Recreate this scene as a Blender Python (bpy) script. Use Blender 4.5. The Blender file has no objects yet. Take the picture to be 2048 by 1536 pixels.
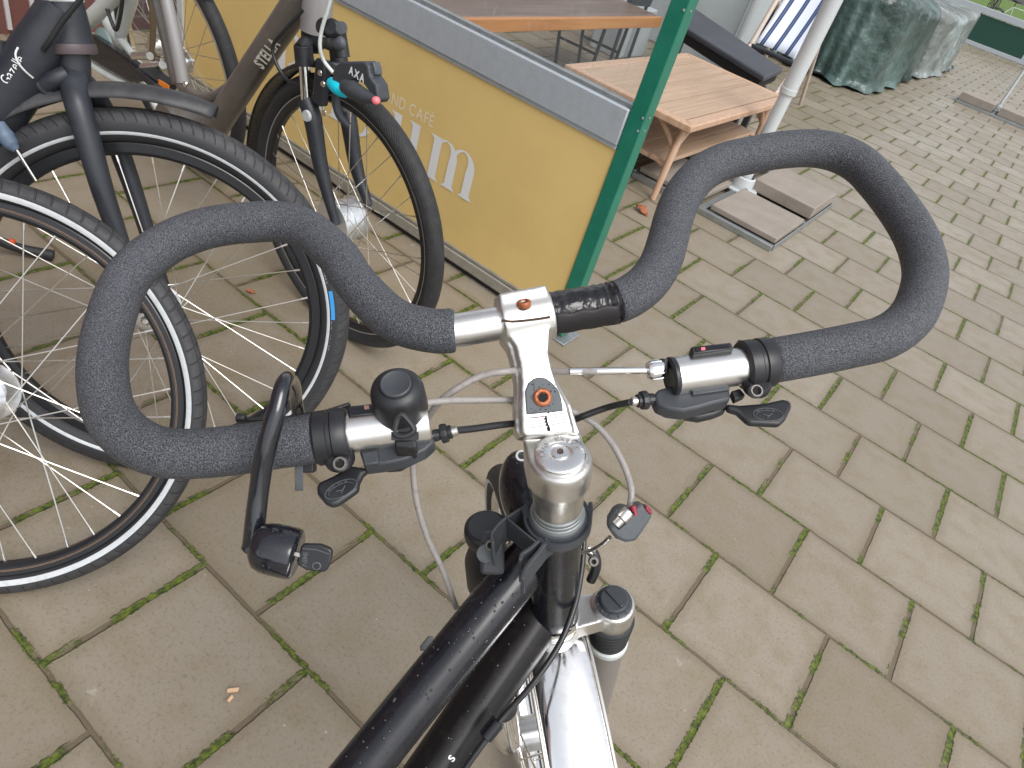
import bpy, bmesh, math, random
from mathutils import Vector, Matrix
from math import radians, sin, cos, pi, sqrt
random.seed(7)
V = Vector
sc = bpy.context.scene
# ------------------------------------------------------------------ camera
CAM = V((0.13801, -1.09525, 1.25232)); F = 1411.0
RX = V((0.7622636, 0.5925523, 0.2604534)); RY = V((0.54668044, -0.37394516, -0.74920326)); RZ = V((-0.34654682, 0.71347515, -0.60898153))
cam = bpy.data.cameras.new('camera'); co = bpy.data.objects.new('camera', cam); sc.collection.objects.link(co)
m = Matrix.Identity(4)
for i in range(3):
    m[i][0] = RX[i]; m[i][1] = -RY[i]; m[i][2] = -RZ[i]; m[i][3] = CAM[i]
co.matrix_world = m
cam.sensor_width = 36; cam.lens = F/2048*36; cam.clip_start = .02; cam.clip_end = 500
cam.dof.use_dof = True; cam.dof.focus_distance = .66; cam.dof.aperture_fstop = 44
sc.camera = co
# ------------------------------------------------------------------ light
w = bpy.data.worlds.new('World'); sc.world = w; w.use_nodes = True
nt = w.node_tree; bg = nt.nodes['Background']
sky = nt.nodes.new('ShaderNodeTexSky'); sky.sky_type = 'NISHITA'; sky.sun_disc = False
SE, SR = radians(55), radians(112)
sky.sun_elevation = SE; sky.sun_rotation = SR; sky.dust_density = 3.0; sky.air_density = 1.0
hs = nt.nodes.new('ShaderNodeHueSaturation'); hs.inputs['Saturation'].default_value = .22
nt.links.new(sky.outputs[0], hs.inputs['Color']); nt.links.new(hs.outputs[0], bg.inputs['Color'])
bg.inputs['Strength'].default_value = .15
sl = bpy.data.lights.new('sun', 'SUN'); sl.energy = .9; sl.angle = radians(35); sl.color = (1, .97, .93)
so = bpy.data.objects.new('sun', sl); sc.collection.objects.link(so)
sd = V((sin(SR)*cos(SE), cos(SR)*cos(SE), sin(SE)))
so.rotation_euler = (-sd).to_track_quat('-Z', 'Y').to_euler(); so.location = (3, 3, 6)
sc.view_settings.view_transform = 'Standard'; sc.view_settings.look = 'None'; sc.view_settings.gamma = 1
sc.view_settings.exposure = .68
sc.render.resolution_x = 1024; sc.render.resolution_y = 768

# ------------------------------------------------------------------ measuring helpers (ray through a measured point -> world)
def P(x, y, Z): return CAM + (RX*((x-1024)/F) + RY*((y-768)/F) + RZ)*Z
def onplane(x, y, p0, n):
    d = RX*((x-1024)/F) + RY*((y-768)/F) + RZ
    return CAM + d*((V(p0)-CAM).dot(n)/d.dot(n))
def barZ(x, y): return .465/(1 - .018*(x-1024)/F + .66*(y-768)/F)
BUP = (RX*.015 - RY*.551 - RZ*.834).normalized()
B0 = P(1050, 640, barZ(1050, 640))
def B(x, y, up=0):            # a point of the handlebar plane, shifted along its normal
    return onplane(x, y, B0 + BUP*up, BUP)

# ------------------------------------------------------------------ materials
def mat(name, col, rough=.5, metal=0, bump=None, coat=0, vary=None, spec=.5, trans=0):
    M = bpy.data.materials.new(name); M.use_nodes = True; t = M.node_tree; b = t.nodes['Principled BSDF']
    b.inputs['Base Color'].default_value = (*col, 1); b.inputs['Roughness'].default_value = rough
    b.inputs['Metallic'].default_value = metal; b.inputs['Coat Weight'].default_value = coat
    b.inputs['Coat Roughness'].default_value = .06; b.inputs['Specular IOR Level'].default_value = spec
    b.inputs['Transmission Weight'].default_value = trans
    tc = t.nodes.new('ShaderNodeTexCoord')
    if bump:
        sca, st, dist = bump
        n = t.nodes.new('ShaderNodeTexNoise'); n.inputs['Scale'].default_value = sca; n.inputs['Detail'].default_value = 3
        bp = t.nodes.new('ShaderNodeBump'); bp.inputs['Strength'].default_value = st; bp.inputs['Distance'].default_value = dist
        t.links.new(tc.outputs['Object'], n.inputs['Vector']); t.links.new(n.outputs['Fac'], bp.inputs['Height']); t.links.new(bp.outputs[0], b.inputs['Normal'])
    if vary:                   # (scale, second colour, amount low, high, rough2)
        sca, c2, lo, hi, r2 = vary
        n = t.nodes.new('ShaderNodeTexNoise'); n.inputs['Scale'].default_value = sca; n.inputs['Detail'].default_value = 6; n.inputs['Roughness'].default_value = .65
        r = t.nodes.new('ShaderNodeMapRange'); r.inputs['From Min'].default_value = lo; r.inputs['From Max'].default_value = hi
        mx = t.nodes.new('ShaderNodeMix'); mx.data_type = 'RGBA'; mx.inputs['A'].default_value = (*col, 1); mx.inputs['B'].default_value = (*c2, 1)
        t.links.new(tc.outputs['Object'], n.inputs['Vector']); t.links.new(n.outputs['Fac'], r.inputs['Value'])
        t.links.new(r.outputs[0], mx.inputs['Factor']); t.links.new(mx.outputs['Result'], b.inputs['Base Color'])
        mr = t.nodes.new('ShaderNodeMapRange'); mr.inputs['To Min'].default_value = rough; mr.inputs['To Max'].default_value = r2
        t.links.new(r.outputs[0], mr.inputs['Value']); t.links.new(mr.outputs[0], b.inputs['Roughness'])
    return M
M = {}
M['foam'] = mat('foam', (.014, .016, .021), .62, bump=(1100, 1.0, .0012), vary=(1250, (.17, .18, .205), .42, .66, .55), spec=.5)
M['alu'] = mat('brushed_aluminium', (.78, .78, .77), .3, 1, vary=(45, (.6, .59, .57), .45, .75, .42))
M['stem'] = mat('satin_aluminium', (.68, .67, .645), .33, 1, bump=(300, .06, .0004), vary=(60, (.56, .545, .52), .5, .8, .45))
M['polish'] = mat('polished_aluminium', (.9, .9, .9), .1, 1, bump=(20, .05, .002), vary=(60, (.75, .75, .75), .5, .7, .2))
M['black'] = mat('black_plastic', (.014, .015, .018), .42, bump=(500, .12, .0003), vary=(30, (.03, .032, .036), .5, .75, .55))
M['gloss'] = mat('glossy_black_paint', (.006, .007, .011), .26, coat=.25, bump=(25, .03, .002), vary=(55, (.016, .016, .02), .5, .75, .36), spec=.42)
M['matt'] = mat('matt_black_paint', (.018, .021, .028), .42, bump=(80, .05, .0006), vary=(20, (.03, .034, .042), .45, .7, .55))
M['grey'] = mat('grey_plastic', (.075, .085, .095), .5, vary=(70, (.045, .05, .058), .5, .7, .6))
M['dgrey'] = mat('dark_grey_plastic', (.04, .045, .053), .48, bump=(400, .1, .0003), vary=(70, (.05, .055, .062), .5, .7, .55))
M['copper'] = mat('rusty_bolt', (.42, .15, .07), .5, .6, bump=(400, .4, .0006), vary=(300, (.25, .08, .035), .45, .65, .8))
M['dark'] = mat('dark_hollow', (.004, .004, .004), .8)
M['white'] = mat('white_print', (.75, .77, .78), .5)
M['red'] = mat('red_plastic', (.24, .012, .03), .4)
M['boltd'] = mat('dull_bolt_steel', (.2, .19, .18), .5, .6, bump=(400, .4, .0006))
M['railbot'] = mat('dusty_bottom_rail', (.3, .285, .245), .5, .1, vary=(25, (.22, .2, .16), .45, .75, .6))
M['dtube'] = mat('dimmed_black_paint', (.009, .008, .009), .36, spec=.28, bump=(25, .03, .002), vary=(70, (.022, .02, .02), .5, .75, .45))  # black frame paint with its reflection turned down, imitating a blocked sky
M['lockp'] = mat('glossy_lock_sleeve', (.008, .009, .014), .16, coat=.6, bump=(60, .08, .002), vary=(120, (.03, .03, .035), .6, .8, .4))
M['cable'] = mat('grey_cable_housing', (.29, .27, .255), .42, vary=(160, (.2, .18, .19), .5, .7, .6))
M['bcable'] = mat('black_cable_housing', (.015, .016, .018), .35)
M['tape'] = mat('black_tape', (.01, .01, .012), .16, bump=(70, .8, .0042), vary=(120, (.03, .03, .033), .5, .7, .45))
M['rubber'] = mat('tyre_rubber', (.035, .036, .04), .68, bump=(300, .25, .0006), vary=(40, (.065, .065, .068), .45, .75, .8))
M['reflex'] = mat('reflective_stripe', (.55, .58, .6), .4, vary=(90, (.42, .43, .44), .5, .8, .5))
M['rimblk'] = mat('black_rim', (.013, .014, .017), .3)
M['steel'] = mat('stainless_steel', (.72, .7, .66), .28, 1)
M['hub'] = mat('hub_alloy', (.75, .76, .78), .22, 1)
M['hubr'] = mat('satin_hub_shell', (.8, .82, .84), .34, .85)
M['taupe'] = mat('taupe_frame_paint', (.095, .082, .072), .35, coat=.3, vary=(12, (.13, .115, .1), .4, .7, .4))
M['silverp'] = mat('silver_frame_paint', (.32, .31, .31), .38, .3)
M['whitep'] = mat('white_frame_paint', (.6, .64, .62), .35, coat=.3, vary=(14, (.5, .54, .53), .45, .7, .45))
M['cyan'] = mat('cyan_rubber', (.0, .55, .72), .45)
M['orange'] = mat('orange_reflector', (.75, .2, .01), .3)
M['pink'] = mat('pink_end_cap', (.8, .18, .22), .4)
M['boot'] = mat('fork_boot_rubber', (.018, .019, .022), .55)
M['lowleg'] = mat('fork_lower_grey', (.3, .28, .265), .35, .5)
M['zinc'] = mat('galvanised_steel', (.36, .39, .4), .42, .75, vary=(25, (.26, .28, .29), .45, .7, .55))
M['railalu'] = mat('anodised_rail', (.42, .46, .5), .45, .25, vary=(35, (.36, .4, .43), .45, .75, .55))
M['yellow'] = mat('yellow_panel', (.71, .52, .205), .42, vary=(3, (.65, .475, .18), .4, .7, .5))
M['letter'] = mat('white_lettering', (.72, .74, .75), .5)
M['beige'] = mat('cream_letters', (.78, .7, .52), .5)
M['green'] = mat('green_post_paint', (.006, .15, .095), .35, coat=.2, vary=(18, (.01, .18, .12), .4, .7, .45))
M['polew'] = mat('white_pole_enamel', (.5, .53, .54), .35, vary=(30, (.5, .52, .52), .5, .75, .5))
M['pebble'] = mat('concrete_slab', (.3, .26, .225), .6, bump=(90, .3, .002), vary=(8, (.24, .21, .175), .35, .7, .75))
M['leaf'] = mat('brown_leaf', (.36, .12, .05), .6, vary=(60, (.2, .07, .03), .4, .7, .7))
M['chip'] = mat('wood_chip', (.6, .4, .25), .7)
M['cover1'] = mat('green_tarpaulin', (.02, .042, .036), .32, bump=(6, .8, .06), vary=(1.8, (.085, .14, .13), .42, .65, .35))
M['cover2'] = mat('grey_tarpaulin', (.13, .145, .135), .34, bump=(6, .8, .06), vary=(2.2, (.27, .32, .315), .45, .6, .3))
M['dkgreen'] = mat('dark_green_panel', (.008, .055, .04), .4)
M['cushion'] = mat('charcoal_cushion', (.045, .05, .06), .7, bump=(30, .3, .004), vary=(6, (.065, .07, .085), .4, .7, .8))
M['panelw'] = mat('pale_grey_panel', (.42, .46, .47), .5, vary=(3, (.36, .4, .41), .4, .7, .6))
M['grass'] = mat('grass', (.1, .17, .015), .8, bump=(8, .8, .05), vary=(6, (.05, .1, .01), .4, .65, .9))

def wood(name, c1, c2, axis='Y', sc_=1.0, rough=.5):
    Mt = bpy.data.materials.new(name); Mt.use_nodes = True; t = Mt.node_tree; b = t.nodes['Principled BSDF']
    tc = t.nodes.new('ShaderNodeTexCoord'); mp = t.nodes.new('ShaderNodeMapping'); n = t.nodes.new('ShaderNodeTexNoise')
    s = {'X': (2, 34, 34), 'Y': (34, 2, 34), 'Z': (34, 34, 2)}[axis]; mp.inputs['Scale'].default_value = tuple(v*sc_ for v in s)
    n.inputs['Scale'].default_value = 1.5; n.inputs['Detail'].default_value = 6; n.inputs['Distortion'].default_value = .6
    r = t.nodes.new('ShaderNodeValToRGB'); r.color_ramp.elements[0].color = (*c1, 1); r.color_ramp.elements[1].color = (*c2, 1)
    r.color_ramp.elements[0].position = .3; r.color_ramp.elements[1].position = .72
    t.links.new(tc.outputs['Object'], mp.inputs[0]); t.links.new(mp.outputs[0], n.inputs['Vector']); t.links.new(n.outputs['Fac'], r.inputs[0])
    t.links.new(r.outputs[0], b.inputs['Base Color']); b.inputs['Roughness'].default_value = rough
    return Mt
M['teak'] = wood('teak_boards', (.42, .24, .13), (.56, .35, .21), 'X')
M['teakr'] = wood('teak_round', (.42, .26, .165), (.54, .37, .26), 'Z')
M['oak'] = wood('orange_edge_wood', (.36, .14, .035), (.52, .24, .07), 'Y', .6, .4)
M['oldwood'] = wood('wet_brown_boards', (.1, .062, .045), (.2, .135, .1), 'Y', .6, .35)

def mathn(t, op, a, b_=None, c=None):
    n = t.nodes.new('ShaderNodeMath'); n.operation = op
    for i, v in enumerate((a, b_, c)):
        if v is None: continue
        if isinstance(v, (int, float)): n.inputs[i].default_value = v
        else: t.links.new(v, n.inputs[i])
    return n.outputs[0]
def maprange(t, v, a, b_, c=0, d=1, smooth=True):
    n = t.nodes.new('ShaderNodeMapRange'); n.interpolation_type = 'SMOOTHSTEP' if smooth else 'LINEAR'
    t.links.new(v, n.inputs[0])
    for i, q in zip((1, 2, 3, 4), (a, b_, c, d)): n.inputs[i].default_value = q
    return n.outputs[0]
def mixc(t, f, a, b_):
    n = t.nodes.new('ShaderNodeMix'); n.data_type = 'RGBA'
    if isinstance(f, (int, float)): n.inputs['Factor'].default_value = f
    else: t.links.new(f, n.inputs['Factor'])
    for k, v in (('A', a), ('B', b_)):
        if isinstance(v, tuple): n.inputs[k].default_value = (*v, 1)
        else: t.links.new(v, n.inputs[k])
    return n.outputs['Result']
def noise(t, vec, scale, detail=4, rough=.5):
    n = t.nodes.new('ShaderNodeTexNoise'); t.links.new(vec, n.inputs['Vector']); n.inputs['Scale'].default_value = scale
    n.inputs['Detail'].default_value = detail; n.inputs['Roughness'].default_value = rough
    return n.outputs['Fac'], n.outputs['Color']

def ground_material():
    Mt = bpy.data.materials.new('concrete_tile_paving'); Mt.use_nodes = True; t = Mt.node_tree; b = t.nodes['Principled BSDF']
    tc = t.nodes.new('ShaderNodeTexCoord'); pos = tc.outputs['Object']
    _, nc = noise(t, pos, 28, 4)
    vm = t.nodes.new('ShaderNodeVectorMath'); vm.operation = 'MULTIPLY_ADD'; t.links.new(nc, vm.inputs[0]); vm.inputs[1].default_value = (.006, .006, 0); t.links.new(pos, vm.inputs[2])
    sx = t.nodes.new('ShaderNodeSeparateXYZ'); t.links.new(vm.outputs[0], sx.inputs[0])
    x = mathn(t, 'DIVIDE', mathn(t, 'SUBTRACT', sx.outputs['X'], .003), .3); y = mathn(t, 'DIVIDE', mathn(t, 'SUBTRACT', sx.outputs['Y'], .003), .3)
    row = mathn(t, 'FLOOR', y)
    par = mathn(t, 'SUBTRACT', 1.0, mathn(t, 'FLOORED_MODULO', row, 2.0))          # even rows are shifted half a tile
    xs = mathn(t, 'ADD', x, mathn(t, 'MULTIPLY', par, .5))
    col = mathn(t, 'FLOOR', xs)
    fx = mathn(t, 'FRACT', xs); fy = mathn(t, 'FRACT', y)
    dx = mathn(t, 'MULTIPLY', mathn(t, 'MINIMUM', fx, mathn(t, 'SUBTRACT', 1.0, fx)), .3)
    dy = mathn(t, 'MULTIPLY', mathn(t, 'MINIMUM', fy, mathn(t, 'SUBTRACT', 1.0, fy)), .3)
    # joint masks: cross joints wider than the long ones
    jx = maprange(t, dx, .0040, .0072, 1, 0); jy = maprange(t, dy, .0026, .0052, 1, 0)
    j = mathn(t, 'MAXIMUM', jx, jy)
    # moss
    mf, _ = noise(t, pos, 9, 5, .6); mf2, _ = noise(t, pos, 2.1, 2, .5); mf3, _ = noise(t, pos, 110, 3, .7)
    wob = mathn(t, 'ADD', mathn(t, 'MULTIPLY', mathn(t, 'SUBTRACT', mf3, .5), .016), mathn(t, 'MULTIPLY', mathn(t, 'SUBTRACT', mf, .5), .012))
    mx_ = maprange(t, mathn(t, 'ADD', dx, wob), .0055, .0098, 1, 0); my_ = maprange(t, mathn(t, 'ADD', dy, wob), .0036, .0075, 1, 0)
    am = mathn(t, 'ADD', mf, mathn(t, 'MULTIPLY', mathn(t, 'SUBTRACT', mf2, .5), .7))
    mossx = mathn(t, 'MULTIPLY', mx_, maprange(t, am, .42, .52, 0, 1)); mossy = mathn(t, 'MULTIPLY', my_, maprange(t, am, .47, .58, 0, 1))
    moss = mathn(t, 'MAXIMUM', mossx, mossy)
    # tile colour
    wn = t.nodes.new('ShaderNodeTexWhiteNoise'); wn.noise_dimensions = '2D'; cx = t.nodes.new('ShaderNodeCombineXYZ'); t.links.new(col, cx.inputs[0]); t.links.new(row, cx.inputs[1]); t.links.new(cx.outputs[0], wn.inputs[0])
    big, _ = noise(t, pos, 1.3, 3); mid, _ = noise(t, pos, 11, 5, .6); fine, _ = noise(t, pos, 480, 3, .8); fine2, _ = noise(t, pos, 140, 4, .7)
    c = mixc(t, maprange(t, wn.outputs['Value'], 0, 1), (.218, .184, .136), (.275, .237, .184))
    c = mixc(t, mathn(t, 'MULTIPLY', maprange(t, mid, .42, .68), .45), c, (.19, .15, .08))
    c = mixc(t, mathn(t, 'MULTIPLY', maprange(t, big, .45, .65), .35), c, (.27, .235, .19))
    c = mixc(t, mathn(t, 'MULTIPLY', maprange(t, fine2, .5, .68), .42), c, (.1, .08, .05))
    c = mixc(t, mathn(t, 'MULTIPLY', maprange(t, fine, .58, .68), .6), c, (.42, .38, .32))
    # pale lichen marks and small dark blots
    l1, _ = noise(t, pos, 6.5, 6, .75); c = mixc(t, mathn(t, 'MULTIPLY', maprange(t, l1, .66, .72), .5), c, (.45, .42, .34))
    vo = t.nodes.new('ShaderNodeTexVoronoi'); t.links.new(pos, vo.inputs['Vector']); vo.inputs['Scale'].default_value = 16
    c = mixc(t, mathn(t, 'MULTIPLY', maprange(t, vo.outputs['Distance'], .02, .045, 1, 0), .6), c, (.46, .43, .38))
    vo2 = t.nodes.new('ShaderNodeTexVoronoi'); t.links.new(pos, vo2.inputs['Vector']); vo2.inputs['Scale'].default_value = 3.1
    c = mixc(t, mathn(t, 'MULTIPLY', maprange(t, vo2.outputs['Distance'], .012, .022, 1, 0), .75), c, (.05, .04, .03))
    edge = mathn(t, 'MINIMUM', dx, dy)
    c = mixc(t, mathn(t, 'MULTIPLY', maprange(t, mathn(t, 'ADD', edge, mathn(t, 'MULTIPLY', mathn(t, 'SUBTRACT', mid, .5), .06)), .002, .035, 1, 0), .42), c, (.15, .115, .065))
    c = mixc(t, mathn(t, 'MULTIPLY', j, .9), c, mixc(t, fine2, (.075, .055, .032), (.16, .125, .085)))
    mg, _ = noise(t, pos, 60, 5, .7)
    c = mixc(t, moss, c, mixc(t, maprange(t, mg, .35, .65), (.022, .036, .004), (.125, .165, .012)))
    t.links.new(c, b.inputs['Base Color'])
    r = mathn(t, 'ADD', maprange(t, big, .35, .65, .31, .45), mathn(t, 'MULTIPLY', maprange(t, mid, .4, .7), .08))
    r = mathn(t, 'ADD', r, mathn(t, 'MULTIPLY', mathn(t, 'MAXIMUM', j, moss), .35)); t.links.new(r, b.inputs['Roughness'])
    b.inputs['Specular IOR Level'].default_value = .5
    h = mathn(t, 'ADD', mathn(t, 'MULTIPLY', j, -1.0), mathn(t, 'MULTIPLY', moss, mathn(t, 'ADD', .4, mathn(t, 'MULTIPLY', mg, 1.2))))
    h = mathn(t, 'ADD', h, mathn(t, 'MULTIPLY', fine2, .14)); h = mathn(t, 'ADD', h, mathn(t, 'MULTIPLY', fine, .05)); h = mathn(t, 'ADD', h, mathn(t, 'MULTIPLY', mid, .25))
    bp = t.nodes.new('ShaderNodeBump'); bp.inputs['Distance'].default_value = .005; bp.inputs['Strength'].default_value = .8
    t.links.new(h, bp.inputs['Height']); t.links.new(bp.outputs[0], b.inputs['Normal'])
    return Mt
M['ground'] = ground_material()

def tyre_material(name, n_lug, style):
    Mt = bpy.data.materials.new(name); Mt.use_nodes = True; t = Mt.node_tree; b = t.nodes['Principled BSDF']
    tc = t.nodes.new('ShaderNodeTexCoord'); sx = t.nodes.new('ShaderNodeSeparateXYZ'); t.links.new(tc.outputs['Object'], sx.inputs[0])
    X, Y, Z = sx.outputs
    a = mathn(t, 'ARCTAN2', Y, X); az = mathn(t, 'ABSOLUTE', Z)
    r = mathn(t, 'SQRT', mathn(t, 'ADD', mathn(t, 'MULTIPLY', X, X), mathn(t, 'MULTIPLY', Y, Y)))
    soft = {'fat': .3, 'city': .35, 'herring': .9}[style]; lean = {'fat': 26, 'city': 14, 'herring': 60}[style]
    u = mathn(t, 'MULTIPLY', mathn(t, 'ADD', a, mathn(t, 'MULTIPLY', az, lean/10)), n_lug/(2*pi))
    fr = mathn(t, 'FRACT', u)
    g = maprange(t, mathn(t, 'MINIMUM', fr, mathn(t, 'SUBTRACT', 1.0, fr)), .02, .09 if style != 'herring' else .3, 1, 0)
    rmin = {'fat': .343, 'city': .333, 'herring': .33}[style]
    g = mathn(t, 'MULTIPLY', g, maprange(t, r, rmin, rmin+.004))
    if style != 'herring':
        ring = maprange(t, mathn(t, 'ABSOLUTE', mathn(t, 'SUBTRACT', az, .0135 if style == 'fat' else .011)), .0005, .0014, 1, 0)
        g = mathn(t, 'MAXIMUM', g, mathn(t, 'MULTIPLY', ring, maprange(t, r, rmin, rmin+.003)))
    n1, _ = noise(t, tc.outputs['Object'], 45, 5, .6); n2, _ = noise(t, tc.outputs['Object'], 500, 2)
    c = mixc(t, maprange(t, n1, .35, .7), (.035, .035, .038), (.075, .074, .076))
    c = mixc(t, mathn(t, 'MULTIPLY', maprange(t, r, rmin-.004, rmin+.004), .5), (.024, .025, .028), c)
    c = mixc(t, mathn(t, 'MULTIPLY', g, soft), c, (.012, .012, .013))
    t.links.new(c, b.inputs['Base Color']); b.inputs['Roughness'].default_value = .62
    bp = t.nodes.new('ShaderNodeBump'); bp.inputs['Distance'].default_value = .002; bp.inputs['Strength'].default_value = .9
    t.links.new(mathn(t, 'ADD', mathn(t, 'MULTIPLY', g, -1.0), mathn(t, 'MULTIPLY', n2, .08)), bp.inputs['Height']); t.links.new(bp.outputs[0], b.inputs['Normal'])
    return Mt
M['tyre_fat'] = tyre_material('fat_tyre_tread', 120, 'fat')
M['tyre_city'] = tyre_material('city_tyre_tread', 90, 'city')
M['tyre_herring'] = tyre_material('herringbone_tyre_tread', 330, 'herring')

def glass_material():
    Mt = bpy.data.materials.new('rain_streaked_glass'); Mt.use_nodes = True; t = Mt.node_tree; b = t.nodes['Principled BSDF']; out = t.nodes['Material Output']
    b.inputs['Base Color'].default_value = (.7, .74, .76, 1); b.inputs['Roughness'].default_value = .12
    tr = t.nodes.new('ShaderNodeBsdfTransparent'); tr.inputs[0].default_value = (.93, .94, .94, 1); mx = t.nodes.new('ShaderNodeMixShader')
    tc = t.nodes.new('ShaderNodeTexCoord'); mp = t.nodes.new('ShaderNodeMapping'); mp.inputs['Scale'].default_value = (120, 1, 9)
    t.links.new(tc.outputs['Object'], mp.inputs[0]); f, _ = noise(t, mp.outputs[0], 1, 3, .6)
    t.links.new(maprange(t, f, .6, .75, .05, .3), mx.inputs[0]); t.links.new(tr.outputs[0], mx.inputs[1]); t.links.new(b.outputs[0], mx.inputs[2]); t.links.new(mx.outputs[0], out.inputs[0])
    return Mt
M['glass'] = glass_material()

def siding_material():
    Mt = bpy.data.materials.new('maroon_siding'); Mt.use_nodes = True; t = Mt.node_tree; b = t.nodes['Principled BSDF']
    tc = t.nodes.new('ShaderNodeTexCoord'); n, _ = noise(t, tc.outputs['Object'], 9, 5)
    t.links.new(mixc(t, n, (.1, .035, .03), (.15, .06, .05)), b.inputs['Base Color']); b.inputs['Roughness'].default_value = .55
    return Mt
M['siding'] = siding_material()
M['sidingw'] = mat('pale_joint_strip', (.42, .4, .4), .6)

def stripe_material():
    Mt = bpy.data.materials.new('striped_canvas'); Mt.use_nodes = True; t = Mt.node_tree; b = t.nodes['Principled BSDF']
    tc = t.nodes.new('ShaderNodeTexCoord'); sx = t.nodes.new('ShaderNodeSeparateXYZ'); t.links.new(tc.outputs['Object'], sx.inputs[0])
    u = mathn(t, 'FRACT', mathn(t, 'DIVIDE', mathn(t, 'ADD', sx.outputs['X'], .01), .105))
    s = maprange(t, mathn(t, 'ABSOLUTE', mathn(t, 'SUBTRACT', u, .5)), .13, .17, 1, 0)
    s2 = maprange(t, mathn(t, 'ABSOLUTE', mathn(t, 'SUBTRACT', u, .5)), .03, .05, 1, 0)
    c = mixc(t, s, (.68, .73, .82), (.012, .03, .12)); c = mixc(t, mathn(t, 'MULTIPLY', s2, .35), c, (.3, .38, .5))
    t.links.new(c, b.inputs['Base Color']); b.inputs['Roughness'].default_value = .8
    return Mt
M['stripe'] = stripe_material()

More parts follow.
